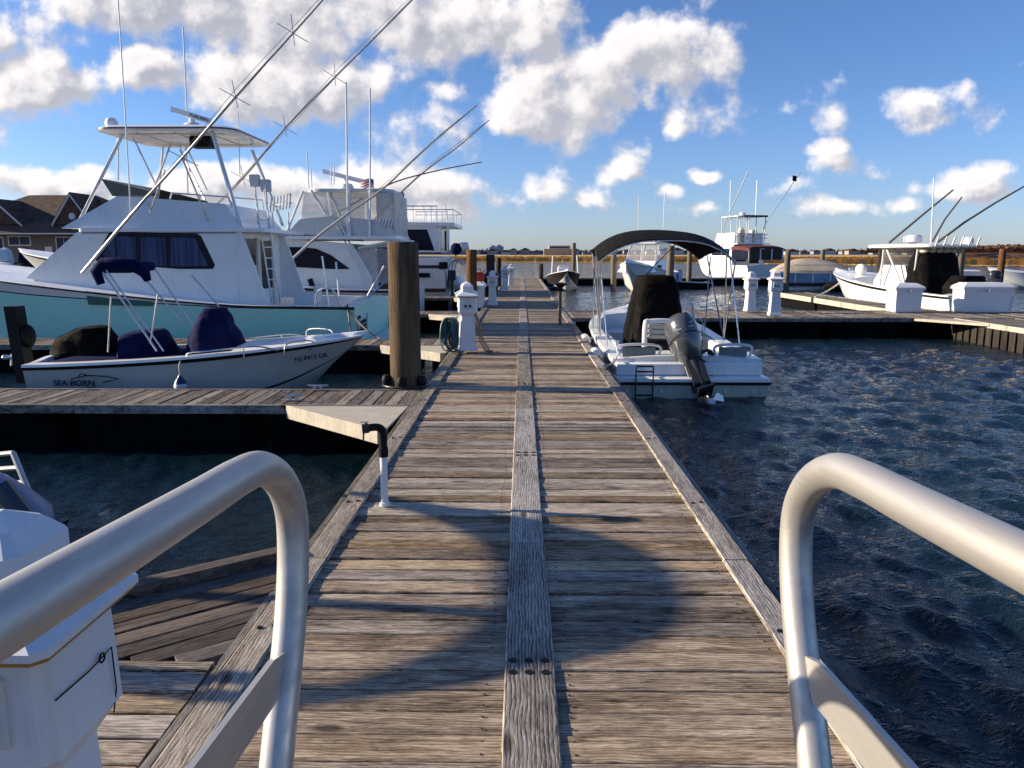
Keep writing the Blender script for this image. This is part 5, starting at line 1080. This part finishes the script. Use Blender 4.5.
    tubes(t, 'rod_holders', M['whitetube'], [(318+k*7, 218, Y+.3, 316+k*7, 206, Y+.3) for k in range(0)] + [(378+k*3.2, 226, Y, 381+k*3.2, 219, Y) for k in range(6)], .035)
    tubes(t, 'stern_pole', M['whitetube'], [(340,305,23.8,336,262,24.0), (362,306,23.6,384,266,23.9)], .03)
    P('bridge_ladder', M['whitetube'], t, lambda m: (m.tube([pt(333,218), pt(365,281)], .03, 6), m.tube([pt(337,218), pt(369,281)], .03, 6)))
    0 and P('cockpit_gear', M['blackcloth'], t, lambda m: cover(m, [rect(-6.4, -5.3, 24.6, 25.3, WL+.6), rect(-6.3, -5.4, 24.7, 25.2, WL+1.45), rect(-6.1, -5.6, 24.8, 25.1, WL+1.6)], .06, 2), 60)
    P('fender_board', M['black'], t, lambda m: m.tube([pt(310,279), pt(320,306)], .09, 6))
convertible()

# ---------------- motor yacht (third left boat)
def yacht():
    YC, XS, L = 33.4, -3.1, 13
    t = thing('motor_yacht', 'white motor yacht with railed upper deck and dark cabin windows behind the thick piling', 'boat', (-8, YC, WL))
    T = lambda u, b, z: (XS-u, YC-b, z+WL); Y = 31.2; Yf = 35.6
    sheer = lambda s: 1.95 + .05*s + .9*max(0, s-.3)**1.4
    P('hull', [M['white2'], M['white'], M['brownstripe'], M['navystripe'], M['cream']], t, lambda m: hull_std(m, T, L, 4.7, sheer, [.30, .38, .80, .87], [4,4,2,1,3,1,1,1,1,1,1], gw=.25, camber=.06, rake=2, draft=.6, taper=.45, rub=.03, n=22))
    pt = lambda a, b, y=Y: at(a, b, y)
    panel(t, 'hull_window', M['glass'], [(412,273),(430,273),(430,277.5),(412,277.5)], 31.05, .03, .05)
    c0 = pxy([(386,252),(386,225),(437,225),(437,252)], Y+.1)
    cab = P('cabin', M['white'], t, lambda m: m.prism(c0, 0, y0=Y+.1, y1=Yf-.1), 0)
    panel(cab, 'cabin_window', M['glass'], [(396,229.5),(427,229.5),(434.5,250.5),(396,250)], Y+.1, .02, .04)
    P('cabin_window', M['glass'], cab, lambda m: m.box(c0[2][0]-.02, c0[2][0]+.02, Y+.7, Yf-.8, WL+2.3, c0[2][1]-.25), 0)
    ud = pxy([(384,225.5),(454,226),(454,222.5),(384,222)], Y)
    P('upper_deck', M['white'], t, lambda m: m.prism(ud, 0, y0=Y, y1=Yf), 0)
    tubes(t, 'deck_post', M['white'], [(440,226,Y+.1,440,251,Y+.1), (448,226,Y+.1,448,251,Y+.1), (443,226,Yf-.3,443,250,Yf-.3)], .06)
    P('aft_panel', M['woodbrown'], t, lambda m: m.box(pt(441.5,240).x, pt(445,240).x, Y+1.2, Y+1.3, pt(440,251).z, pt(440,230).z), 0)
    def rl(m):
        zt_, zb, zm = pt(420,206).z, pt(420,222).z, pt(420,209.5).z
        xs_ = [pt(a, 220).x for a in (401, 413, 424, 431, 437, 447, 453)]
        for YY in (Y+.05, Yf-.05):
            m.tube([(xs_[0], YY, zt_), (xs_[4], YY, zt_)], .025, 6); m.tube([(xs_[0], YY, zm), (xs_[-1], YY, zm)], .02, 6)
            for x in xs_: m.tube([(x, YY, zb), (x, YY, zt_ if x < xs_[5] else zm)], .02, 6)
        m.tube([(xs_[-1], Y+.05, zm), (xs_[-1], Yf-.05, zm)], .02, 6)
    P('deck_railing', M['steel'], t, rl)
    tubes(t, 'antenna', M['whitetube'], [(447,222,Y+.1,445,203,Y+.1)], .02)
    b = pt(397, 222)
    P('wrapped_helm_seat', pmat('grey_wrap', (.20,.20,.22), .6, var=.4, scale=6), t, lambda m: cover(m, [rect(b.x-.35, b.x+.30, Y+.5, Y+1.3, b.z, .25), rect(b.x-.38, b.x+.22, Y+.5, Y+1.3, b.z+.55, .25), rect(b.x-.33, b.x+.16, Y+.55, Y+1.2, b.z+1.0, .25), rect(b.x-.18, b.x+.12, Y+.7, Y+1.0, b.z+1.22, .25)], .12, 8), 60)
    P('engine_vent', M['black'], t, lambda m: m.box(pt(443,264).x-.15, pt(443,264).x+.2, Y-.18, Y-.05, pt(440,269).z, pt(440,262).z, .02))
    # stern: swim platform, ladder, davits and small tender
    P('swim_platform', M['white2'], t, lambda m: m.box(XS+.02, XS+.8, YC-1.9, YC+1.9, WL+.3, WL+.4, .02))
    P('stern_davits', M['steel'], t, lambda m: [m.tube(smooth_path([(XS+.05, yy, WL+.5), (XS+.1, yy, WL+1.6), (XS+.35, yy, WL+1.9), (XS+.7, yy, WL+1.7)], 4), .03, 6) for yy in (YC-1.6, YC-.2, YC+1.4)])
    tb = thing('tender', 'small white tender with gear carried on the stern of the motor yacht', 'boat', (XS+.6, YC, WL+.5))
    P('hull', M['plastic'], tb, lambda m: m.loft([[(XS+.25+w*math.cos(a), yy, WL+.75+h*math.sin(a)+.2) for a in [2*math.pi*k/12 for k in range(12)]] for yy, w, h in ((YC-1.7, .05, .05), (YC-1.5, .26, .20), (YC-.6, .32, .28), (YC+.9, .32, .28), (YC+1.4, .05, .1))]))
    P('motor', M['enginedk'], tb, lambda m: (m.box(XS+.1, XS+.4, YC-1.95, YC-1.6, WL+1.1, WL+1.5, .04), m.box(XS+.2, XS+.3, YC-1.9, YC-1.75, WL+.4, WL+1.1, .02)))
    g = at(458, 249, 31.0)
    gr = thing('covered_grill', 'round grill under a navy cover on the yacht stern rail', 'grill', (g.x, 31.0, g.z-.3))
    P('cover', M['navy'], gr, lambda m: m.ell((g.x-.08, 31.0, g.z), .22, .22, .24)); P('lid', M['plastic'], gr, lambda m: m.tube([(g.x+.1, 31.0, g.z+.05), (g.x+.38, 31.1, g.z+.12)], [.2, .16], 12)); P('stand', M['steel'], gr, lambda m: m.tube([(g.x, 31.0, g.z-.2), (XS+.1, 31.3, WL+1.9)], .02, 6))
yacht()

# ---------------- hardtop centre console beyond the right dock boxes
def hardtop_boat():
    t = thing('center_console_boat', 'white center console boat with hardtop and three outriggers, behind the right dock boxes', 'boat', (0, 0, 0))
    T = lambda u, b, z: (b, u, z)          # local: bow along +y, water at z=0
    L = 7.6; sheer = lambda s: .80 + .1*s + .55*s**1.8
    P('hull', [M['white'], M['white2'], M['black'], M['navystripe']], t, lambda m: hull_std(m, T, L, 2.6, sheer, [.08, .5, .86, .9], [3,3,0,0,0,2,0,0,0,0,0], gw=.2, sole=.35, opn=(.06, .70), camber=.08, rake=1.4, draft=.4, taper=.42, n=24, rub=.025))
    P('console', M['white'], t, lambda m: m.loft([[(sx*w, y, z) for sx, y in ((-1, a), (1, a), (1, b_), (-1, b_))] for w, a, b_, z in ((.55, 2.6, 4.6, .36), (.55, 2.7, 4.5, 1.2), (.5, 3.0, 4.1, 1.75))]), 20)
    P('windscreen', M['vinyl'], t, lambda m: m.loft([[(sx*w, y, z) for sx, y in ((-1, a), (1, a), (1, a+.03), (-1, a+.03))] for w, a, z in ((.6, 4.3, 1.2), (.6, 3.9, 2.35))]), 0)
    P('enclosure_cover', M['blackcloth'], t, lambda m: cover(m, [rect(-.95, .9, 1.5, 2.7, .5, .15), rect(-.85, .8, 1.6, 2.7, 1.1, .15), rect(-.75, .7, 1.8, 2.6, 2.0, .15), rect(-.6, .55, 1.9, 2.5, 2.28, .15)], .08, 7), 60)
    P('hardtop', M['white'], t, lambda m: m.loft([rrect(-1.1+i, 1.1-i, 1.3+i, 4.5-i, z, .4) for z, i in ((2.36, .08), (2.38, 0), (2.46, 0), (2.50, .1))]), 40)
    P('hardtop_leg', M['whitetube'], t, lambda m: [m.tube([(sx*.62, a, .5), (sx*.85, b_, 2.38)], .04, 8) for sx in (-1, 1) for a, b_ in ((2.4, 2.0), (4.1, 3.7), (2.5, 3.6))])
    P('radar', M['plastic'], t, lambda m: m.lathe([(.25,0),(.30,.03),(.30,.2),(.24,.26),(.05,.28)], (-.1, 3.2, 2.55), 18)); P('radar_stand', M['enginedk'], t, lambda m: m.box(-.2, 0, 3.1, 3.3, 2.5, 2.56))
    P('dome', M['plastic'], t, lambda m: m.lathe([(.16,0),(.18,.12),(.12,.2),(.03,.22)], (.75, 1.6, 2.5), 14))
    P('life_jackets', M['cream'], t, lambda m: [m.ell((-.7+k*.28, 1.9, 2.26), .12, .2, .09) for k in range(6)])
    P('rod_holders', M['whitetube'], t, lambda m: [m.tube([(-.8+k*.32, 1.28, 2.4), (-.8+k*.32, 1.15, 2.72)], .028, 8) for k in range(6)])
    P('bow_cleat', M['steel'], t, lambda m: m.box(-.1, .1, 6.6, 6.7, 1.52, 1.6))
    P('anchor_windlass', M['plastic'], t, lambda m: m.ell((-.1, 5.9, 1.55), .2, .25, .22))
    P('stern_cover', M['blackcloth'], t, lambda m: cover(m, [rect(-.8, .5, .1, .9, .6, .15), rect(-.8, .5, .15, .9, 1.1, .15), rect(-.6, .3, .2, .8, 1.45, .2)], .05, 3), 60)
    outboard(t, lambda a, b, z: (b-.0, a-.35, z+.75), M['enginedk'], M['enginedk'], .9)
    t.location = (14.7, 24.9, WL); t.rotation_euler.z = R(13)
    return t
hb = hardtop_boat()
def riggers_right():
    # poles rise from the hardtop corners; measured in the place, parented to the boat
    inv = None
    def loc(p):
        q = Vector(p) - Vector((14.7, 24.9, WL)); a = -R(13); return Vector((q.x*math.cos(a)-q.y*math.sin(a), q.x*math.sin(a)+q.y*math.cos(a), q.z))
    for pts, Y, r, nm in (([(889,243),(920,217),(953,190)], 28.0, .045, 'outrigger'), ([(932,242),(945,219),(962,197)], 29.0, .04, 'outrigger'), ([(938,242),(965,222),(995,203),(1030,183)], 27.5, .045, 'outrigger'), ([(931,245),(934,178)], 27.6, .025, 'antenna')):
        mb = MB(); mb.tube([loc(at(a, b, Y)) for a, b in pts], [r*(1-.5*i/len(pts)) for i in range(len(pts))], 8)
        o = mb.build(nm, M['darkpole'] if nm == 'outrigger' else M['whitetube'], None, 60); o.parent = hb
riggers_right()
rp = thing('mooring_line', 'pale line from the hardtop boat bow down to the right finger dock', 'rope', (12, 30, .5), 'mooring lines')
a_ = at(848, 276, 31.5); b_ = gnd(815, 297, .03)
P('strand', M['rope'], rp, lambda m: m.tube(arc(a_, (max(b_.x, 11.1), b_.y, .03), .08), .03, 6))

# ---------------- far sportfisher with maroon canopy (stern quarter to the camera)
def maroon_boat():
    t = thing('flybridge_boat', 'white flybridge boat with maroon cockpit canopy moored at the far dock', 'boat', (0, 0, 0))
    T = lambda u, b, z: (b, u, z); L = 11.5; sheer = lambda s: 1.25 + .1*s + 1.2*max(0, s-.2)**1.4
    P('hull', [M['white2'], M['white'], M['black']], t, lambda m: hull_std(m, T, L, 4.1, sheer, [.07, .5, .9], [2,2,0,1,1,1,1,1,1,1], gw=.3, sole=.5, opn=(.02, .25), camber=.1, rake=1.8, draft=.5, taper=.4, rub=.03))
    cab = P('cabin', M['white'], t, lambda m: m.loft([[(sx*1.6, y, z) for sx in (-1, 1)] + [(sx*w, y2, z2) for sx, w, y2, z2 in ((1, 1.45, y3, z3), (-1, 1.45, y3, z3))] for y, z, y3, z3 in ((3.0, 1.1, 3.0, 3.0), (8.2, 1.5, 6.8, 3.0))]), 20)
    P('side_window', M['glass'], cab, lambda m: [m.box(sx*1.53-.05, sx*1.53+.05, 3.6, 6.4, 2.1, 2.65) for sx in (-1, 1)], 0)
    P('aft_window', M['glass'], cab, lambda m: (m.box(-1.2, -.2, 2.96, 2.998, 1.6, 2.6), m.box(.2, 1.1, 2.96, 2.998, 1.2, 2.7)), 0)
    P('cockpit_canopy', M['maroon'], t, lambda m: m.loft([[(-1.72, y, z-.30), (-1.70, y, z-.05), (-1.2, y, z+.08), (1.2, y, z+.08), (1.70, y, z-.05), (1.72, y, z-.30), (1.66, y, z-.30), (1.6, y, z-.08), (-1.6, y, z-.08), (-1.66, y, z-.30)] for y, z in ((.3, 2.72), (1.5, 2.85), (3.0, 2.85))]), 20)
    P('canopy_curtain', M['glass'], t, lambda m: (m.box(-1.65, 1.65, .32, .35, 1.75, 2.62), m.box(-1.7, -1.66, .35, 2.9, 1.75, 2.6)), 0, 'dark clear curtain with mullions')
    P('curtain_mullion', M['white2'], t, lambda m: [m.box(a, a+.12, .29, .318, 1.7, 2.62) for a in (-1.7, -.6, .5, 1.58)], 0)
    P('flybridge', M['white'], t, lambda m: m.loft([[(sx*w, y, z) for sx, y in ((-1, a), (1, a), (1, b_), (-1, b_))] for w, a, b_, z in ((1.6, 2.2, 6.5, 3.0), (1.6, 2.2, 6.4, 3.08), (1.45, 3.0, 6.2, 3.1), (1.4, 3.0, 5.9, 3.95))]), 20)
    P('bridge_seats', M['cream'], t, lambda m: (m.box(-.9, -.4, 3.0, 3.5, 3.1, 4.2, .05), m.box(.3, .8, 3.0, 3.5, 3.1, 4.2, .05), m.box(-.2, .1, 4.0, 4.4, 3.9, 4.4, .05)))
    P('hardtop', M['white2'], t, lambda m: m.loft([rrect(-1.45, 1.45, 2.6, 5.4, z, .3) for z in (5.25, 5.33)]), 30); P('front_bimini', M['navy'], t, lambda m: m.box(-.9, 1.4, 2.3, 2.58, 5.22, 5.36, .04))
    P('bridge_frame', M['whitetube'], t, lambda m: [m.tube([(sx*1.35, y, 3.1), (sx*1.4, y, 5.25)], .04, 6) for sx in (-1, -.33, .33, 1) for y in (2.7, 5.2)] + [m.tube([(sx*1.45, 2.4, 3.8), (sx*1.45, 5.8, 3.95)], .03, 6) for sx in (-1, 1)] + [m.tube([(-1.45, 2.4, z), (1.45, 2.4, z)], .03, 6) for z in (3.5, 3.8)])
    P('radar', M['plastic'], t, lambda m: m.lathe([(.25,0),(.3,.1),(.25,.3),(.05,.35)], (-.1, 4.0, 5.33), 12))
    P('outrigger', M['pole'], t, lambda m: (m.tube([(-1.7, 4.5, 2.2), (-1.9, 4, 4.6), (-1.0, 2, 8.8)], .04, 6), m.tube([(1.6, 4.5, 2.2), (2.4, 4.0, 5.0), (4.9, 3.0, 9.0)], .04, 6)))
    P('antenna', M['whitetube'], t, lambda m: (m.tube([(-1.4, 4, 5.3), (-1.45, 4, 8.2)], .025, 5), m.tube([(1.2, 4, 5.3), (1.2, 4, 8.3)], .025, 5)))
    P('bow_rail', M['steel'], t, lambda m: [m.tube(smooth_path([(sx*1.7, 7.2, 2.3), (sx*1.3, 9.0, 2.9), (sx*.5, 11, 3.3), (0, 11.4, 3.35)], 4), .03, 6) for sx in (-1, 1)])
    P('flag', M['blackcloth'], t, lambda m: m.loft([[(4.6, 3.1, 8.2), (4.6, 3.1, 8.65)], [(4.1, 3.0, 8.25), (4.1, 3.0, 8.7)]], closed=False), 0)
    c = at(766, 280, 61); t.location = (c.x, 60.8, WL); t.rotation_euler.z = R(17); t.scale = (.92, .92, .97)
maroon_boat()

def cabin_boat():
    t = thing('cabin_boat', 'small white boat with clear plastic enclosure, seen under the black bimini', 'boat', (0, 0, 0))
    T = lambda u, b, z: (b, u, z); L = 7.0; sheer = lambda s: .95 + .1*s + .6*s**1.7
    P('hull', [M['white'], M['white2'], M['black']], t, lambda m: hull_std(m, T, L, 2.6, sheer, [.08, .5, .9], [0,2,0,0,1,0,0,0,0,0], gw=.2, sole=.4, opn=(.04, .4), camber=.25, rake=1.4, draft=.4, taper=.35))
    P('cabin', M['white'], t, lambda m: m.loft([[(sx*w, y, z) for sx, y in ((-1, a), (1, a), (1, b_), (-1, b_))] for w, a, b_, z in ((1.05, 2.4, 5.6, 1.1), (.95, 2.5, 4.6, 1.75))]), 20)
    P('port_light', M['glass'], t, lambda m: [m.box(sx*1.0-.06, sx*1.0+.06, 3.8, 4.4, 1.25, 1.5) for sx in (-1, 1)] , 0)
    P('enclosure', M['vinyl'], t, lambda m: m.loft([[(sx*w, y, z) for sx, y in ((-1, a), (1, a), (1, b_), (-1, b_))] for w, a, b_, z in ((.95, 1.8, 4.5, 1.76), (.85, 1.8, 3.8, 2.75))], cap0=False, cap1=False), 0)
    P('hardtop', M['white'], t, lambda m: m.loft([rrect(-.95, .95, 1.5, 4.0, z, .3) for z in (2.76, 2.84)]), 30)
    P('enclosure_frame', M['whitetube'], t, lambda m: [m.tube([(sx*.96, a, 1.6), (sx*.88, b_, 2.78)], .03, 6) for sx in (-1, 0, 1) for a, b_ in ((1.8, 1.8), (4.5, 3.85))])
    P('rod_rack', M['cream'], t, lambda m: [m.ell((-.7+k*.3, 2.2, 2.9), .09, .25, .08) for k in range(6)])
    P('antenna', M['whitetube'], t, lambda m: (m.tube([(-.8, 3, 2.8), (-.85, 3, 6.0)], .02, 5), m.tube([(.8, 2.8, 2.8), (.85, 2.8, 5.6)], .02, 5)))
    P('canvas_flap', M['bluepanel'], t, lambda m: m.box(-1.34, -1.31, .5, 1.3, .5, 1.2), 0)
    c = at(676, 284, 46); t.location = (c.x, 50.0, WL); t.rotation_euler.z = R(152)
cabin_boat()

def pontoon():
    t = thing('pontoon_boat', 'pontoon boat with blue side panels under a beige domed cover', 'boat', (0, 0, 0))
    P('pontoon', M['alu'], t, lambda m: [m.tube([(-2.3, y, .05), (-2.1, y, .05), (2.0, y, .05), (2.5, y, .2)], [.1, .3, .3, .05], 12) for y in (-.9, .9)])
    P('deck', M['enginedk'], t, lambda m: m.box(-2.2, 2.3, -1.25, 1.25, .36, .44), 0)
    P('side_panel', M['bluepanel'], t, lambda m: m.box(-2.15, 2.2, -1.25, 1.22, .443, 1.12, .02), 0)
    P('panel_trim', M['white'], t, lambda m: [m.box(x, x+.07, -1.28, -1.253, .45, 1.12) for x in (-2.15, -1.2, -.2, .8, 1.6, 2.1)] + [m.box(-2.2, 2.25, -1.27, -1.253, 1.0, 1.12)], 0)
    P('cover', M['beige'], t, lambda m: cover(m, [rect(-2.3, 2.3, -1.33, 1.3, 1.05, .12), rect(-2.25, 2.25, -1.3, 1.27, 1.18, .12), rect(-1.7, 1.5, -.9, .9, 1.55, .2), rect(-.9, .4, -.4, .4, 1.85, .25), rect(-.5, 0, -.1, .1, 1.88, .3)], .06, 4), 60)
    c = at(812, 288, 47); t.location = (c.x+.1, 47.6, WL); t.rotation_euler.z = R(-7)
    s = thing('jet_ski', 'low dark watercraft beside the beige covered pontoon boat', 'watercraft', (c.x+1.6, 45.2, WL), None)
    P('body', M['black'], s, lambda m: m.loft([[(c.x+1.6+u, 45.2+w*math.cos(a), WL+.28+h*math.sin(a)) for a in [2*math.pi*k/10 for k in range(10)]] for u, w, h in ((-1.6, .1, .1), (-1.2, .4, .3), (0, .5, .42), (1.3, .42, .3), (1.6, .1, .1))]))
    P('seat', M['blackcloth'], s, lambda m: m.box(c.x+1.1, c.x+2.3, 45.05, 45.35, WL+.6, WL+.85, .06)); P('handlebar', M['enginedk'], s, lambda m: m.tube([(c.x+.9, 44.9, WL+1.0), (c.x+.9, 45.5, WL+1.0)], .04, 6))
pontoon()

def black_boat():
    t = thing('skiff', 'black hulled boat pointing at the camera on the right side of the dock end', 'boat', (0, 0, 0))
    T = lambda u, b, z: (b, u, z); L = 6.5; sheer = lambda s: .85 + .1*s + .42*s**1.8
    P('hull', [M['white'], M['black'], M['white2']], t, lambda m: hull_std(m, T, L, 2.3, sheer, [.12, .5, .88], [2,2,1,1,1,0,0,0,0,0], gw=.2, sole=.35, opn=(.05, .6), camber=.12, rake=1.3, draft=.4, taper=.4))
    P('console', M['white'], t, lambda m: m.loft([[(sx*w, y, z) for sx, y in ((-1, a), (1, a), (1, b_), (-1, b_))] for w, a, b_, z in ((.45, 2.2, 3.6, .36), (.4, 2.3, 3.3, 1.5), (.3, 2.5, 3.1, 1.75))]), 20)
    P('windscreen', M['vinyl'], t, lambda m: m.box(-.38, .38, 3.2, 3.23, 1.45, 1.95), 0)
    P('whip_pole', M['whitetube'], t, lambda m: [m.tube([(sx*.95, 4.2, 1.0), (sx*.85, 4.0, 2.4)], .05, 6) for sx in (-1, 1)])
    outboard(t, lambda a, b, z: (b, a-.35, z+.75), M['enginedk'], M['enginedk'], .9)
    c = at(556, 285, 41); t.location = (2.5, 50.5, WL); t.rotation_euler.z = R(181); t.scale = (.85, .9, .85)
black_boat()
def low_boat():
    t = thing('skiff', 'long low white boat moored beyond the hardtop boat, right of the tall piling', 'boat', (0, 0, 0))
    T = lambda u, b, z: (u, b, z); L = 6.5; sheer = lambda s: .75 + .45*s**1.8
    P('hull', [M['white'], M['black'], M['white2']], t, lambda m: hull_std(m, T, L, 2.2, sheer, [.1, .5, .88], [2,2,0,0,0,0,0,0,0,0], gw=.2, sole=.35, opn=(.05, .6), camber=.12, rake=1.2, draft=.4, taper=.4))
    P('cover', M['navy'], t, lambda m: cover(m, [rect(.6, 3.6, -.8, .8, .78, .15), rect(1.0, 3.2, -.6, .6, 1.05, .15), rect(1.4, 2.6, -.3, .3, 1.12, .2)], .05, 6), 60)
    outboard(t, lambda a, b, z: (a-.35, b, z+.75), M['enginedk'], M['enginedk'], .85)
    c = at(992, 284, 38); t.location = (c.x, 38.5, WL); t.rotation_euler.z = R(176)
    t = thing('skiff', 'small white skiff with console at the right edge, tied to the far cross dock', 'boat', (0, 0, 0))
    P('hull', [M['white'], M['black'], M['white2']], t, lambda m: hull_std(m, T, 5.5, 2.0, sheer, [.1, .5, .88], [2,2,0,0,0,0,0,0,0,0], gw=.2, sole=.35, opn=(.05, .6), camber=.12, rake=1.2, draft=.4, taper=.4))
    P('console', M['plastic'], t, lambda m: m.loft([[(a, sx*w, z) for a, sx in ((x0, -1), (x1, -1), (x1, 1), (x0, 1))] for w, x0, x1, z in ((.4, 1.8, 2.8, .36), (.35, 1.9, 2.6, 1.5), (.25, 2.1, 2.4, 1.8))]), 20)
    c = at(1018, 276, 50); t.location = (c.x+3, 49.0, WL); t.rotation_euler.z = R(180)
    t = thing('dinghy', 'dark little dinghy by the far dock, right of the small cabin boat', 'boat', (0, 0, 0))
    P('hull', [M['white2'], M['black'], M['black']], t, lambda m: hull_std(m, T, 3.2, 1.4, lambda s: .35+.2*s**2, [.1, .5, .88], [1,1,1,1,1,0,0,0,0,0], gw=.2, sole=.12, opn=(.05, .6), camber=.05, rake=.5, draft=.2, taper=.4))
    P('seat', M['plastic'], t, lambda m: m.box(.9, 1.3, -.5, .5, .3, .36))
    c = at(712, 287, 48); t.location = (c.x, 49, WL); t.rotation_euler.z = R(180)
low_boat()

# ---------------- half-seen skiff at the lower left: grey-blue cowling, ladder, propeller
def corner_skiff():
    t = thing('skiff', 'half seen skiff at the left edge with boarding ladder and blue grey motor', 'boat', (-4.6, 5.1, WL))
    T = lambda u, b, z: (-4.35-u, 5.15+b, z+WL)
    P('hull', [M['white2'], M['white'], M['black']], t, lambda m: hull_std(m, T, 4.6, 1.7, lambda s: .50+.3*s**2, [.1, .5, .88], [2,2,0,0,0,2,1,1,1,1], gw=.14, sole=.15, opn=(.05, .6), camber=.05, rake=.8, draft=.2, taper=.4))
    bl = pmat('blue_grey_cowling', (.16,.19,.29), .4, var=.1)
    P('bimini_frame', M['whitetube'], t, lambda m: [m.tube([(-5.7+sx*.1, 4.6+sy*.95, .1), (-5.62+sx*.1, 4.40+sy*1.24, 1.58)], .02, 8) for sx in (-1, 1) for sy in (-1, 1)] + [m.tube([(-5.6, 4.0, -.3), (-5.6, 4.02, 2.0)], .05, 8), m.tube([(-5.7, 3.3, .2), (-5.6, 3.3, 1.6)], .05, 8)])
    def cano(m):
        rg = []
        for f in (-1, -.5, 0, .5, 1):
            up = []
            for k in range(19):
                q = k/18*2-1; z = 2.06 - .50*abs(q)**2.7; up.append((-5.60+f*.46*(1-abs(q)**2.6*.88), 4.40+q*1.27, z - .05*f*f))
            rg.append(up + [(p[0], p[1], p[2]-.02) for p in reversed(up)])
        m.loft(rg)
    P('bimini_top', M['navy'], t, cano, 60)
    a = at(-14, 478, 4.6); b = at(24, 530, 4.4)
    P('motor_cowling', bl, t, lambda m: m.loft([[(p.x+w*.8*math.cos(q), p.y+w*math.sin(q), p.z) for q in [2*math.pi*k/14 for k in range(14)]] for p, w in ((a+Vector((-.05,0,.06)), .03), (a, .12), (a.lerp(b, .35), .20), (a.lerp(b, .7), .25), (b+Vector((-.10, 0, -.02)), .30), (b+Vector((-.10,0,-.10)), .24))]), 50)
    c = at(60, 534, 4.3)
    def pr(m):
        for k in range(3):
            q = R(120*k+25); d = Vector((.3*math.cos(q), -.3, math.sin(q))).normalized(); e = Vector((0, .03, 0)); w = Vector((.06, 0, -.03)) if k % 2 else Vector((.05, 0, .04))
            m.loft([[c+d*.02-w*.4, c+d*.11-w, c+d*.13, c+d*.10+w, c+d*.02+w*.4], [v+e*.3 for v in (c+d*.02-w*.4, c+d*.11-w, c+d*.13, c+d*.10+w, c+d*.02+w*.4)]])
        m.tube([c+Vector((-.03, 0, 0)), c+Vector((-.25, .02, .02))], .04, 8); m.tube([c+Vector((-.13, 0, .0)), c+Vector((-.35, .02, .28))], [.05, .07], 8)
    P('propeller', pmat('dark_blue_propeller', (.02,.035,.06), .35), t, pr, 30)
    def lad(m):
        A0, A1 = at(13, 453, 4.9), at(33, 502, 4.8); B = Vector((-.34, .10, -.05))
        m.tube([A0, A1], .02, 8); m.tube([A0+B, A1+B], .02, 8)
        for k in range(4): q = .0+.30*k; p = A0.lerp(A1, q); m.tube([p, p+B], .017, 8)
    P('boarding_ladder', M['alu'], t, lad)
    P('ladder_foot', M['black'], t, lambda m: m.tube([at(29, 500, 4.8), at(25, 508, 4.78)], .035, 8))
corner_skiff()
# small boats and gear on the bank before the houses
for k, (px_, w) in enumerate(((6, 2.4), (26, 2.0))):
    c = at(px_, 258, 80); t = thing('parked_skiff', ['pale skiff on the bank before the grey townhouse, at the left edge', 'dark covered skiff on the bank before the grey townhouse door'][k], 'boat', (c.x, 80, -.2))
    P('hull', M['white2'] if k == 0 else M['black'], t, lambda m: m.loft([[(c.x+u, 80+v_*math.cos(a), .35+h*math.sin(a)) for a in [2*math.pi*q/10 for q in range(10)]] for u, v_, h in ((-w, .5, .45), (0, 1.0, .6), (w*.8, .6, .5), (w, .05, .1))]))
    P('console', M['plastic'] if k == 0 else M['navy'], t, lambda m: m.loft([[(c.x+sx*.5*f, 80+sy*.5*f, z) for sx, sy in ((-1,-1),(1,-1),(1,1),(-1,1))] for f, z in ((1, .9), (.8, 2.0), (.3, 2.3))]))

# ================================================================ every repeated piece of a part becomes an object of its own
def islands(bm):
    seen = set(); out = []
    for v in bm.verts:
        if v.index in seen: continue
        st = [v]; seen.add(v.index); comp = []
        while st:
            a = st.pop(); comp.append(a.index)
            for e in a.link_edges:
                b = e.other_vert(a)
                if b.index not in seen: seen.add(b.index); st.append(b)
        out.append(comp)
    return out
SPLIT = {'deck_post','hardtop_brace','stern_rail','stern_pole','socket','bolt_head','enclosure_curtain','through_hull_fitting','side_screen','speaker_pair','stern_davits','rod_holder','side_bolster','side_window','front_window','bridge_seats','door_frame','port_light','aft_window','whip_pole','antenna','outrigger','pontoon','pane','spotlights','rod_holders','hardtop_leg','bimini_frame','rear_bench','enclosure_frame','bridge_frame','cowling_stripe','spreader','stay','panel_trim','curtain_mullion','gable_roof','rake_board','canopy_curtain','bow_rail','grab_rail','roller','life_jackets','rod_rack','hatch_frame'}
REN = {'socket':'socket','speaker_pair':'speaker','stern_davits':'davit','bridge_seats':'bridge_seat','spotlights':'spotlight','rod_holders':'rod_holder','life_jackets':'cushion'}
for o in list(C.objects):
    base = o.name.split('.')[0]
    if o.type != 'MESH' or base not in SPLIT or o.data.users > 1: continue
    bm = bmesh.new(); bm.from_mesh(o.data); bm.verts.ensure_lookup_table(); isl = islands(bm); bm.free()
    if len(isl) < 2 or len(isl) > 100: continue
    src = o.data; nm = REN.get(base, base); kids = [k for k in C.objects if k.parent == o]
    for n_, comp in enumerate(isl):
        b2 = bmesh.new(); b2.from_mesh(src); b2.verts.ensure_lookup_table(); keep = set(comp)
        bmesh.ops.delete(b2, geom=[v for v in b2.verts if v.index not in keep], context='VERTS')
        me = bpy.data.meshes.new(nm); b2.to_mesh(me); b2.free()
        for m_ in src.materials: me.materials.append(m_)
        if n_ == 0: o.data = me; o.name = nm
        else:
            c = o.copy(); c.data = me; c.name = nm; C.objects.link(c)
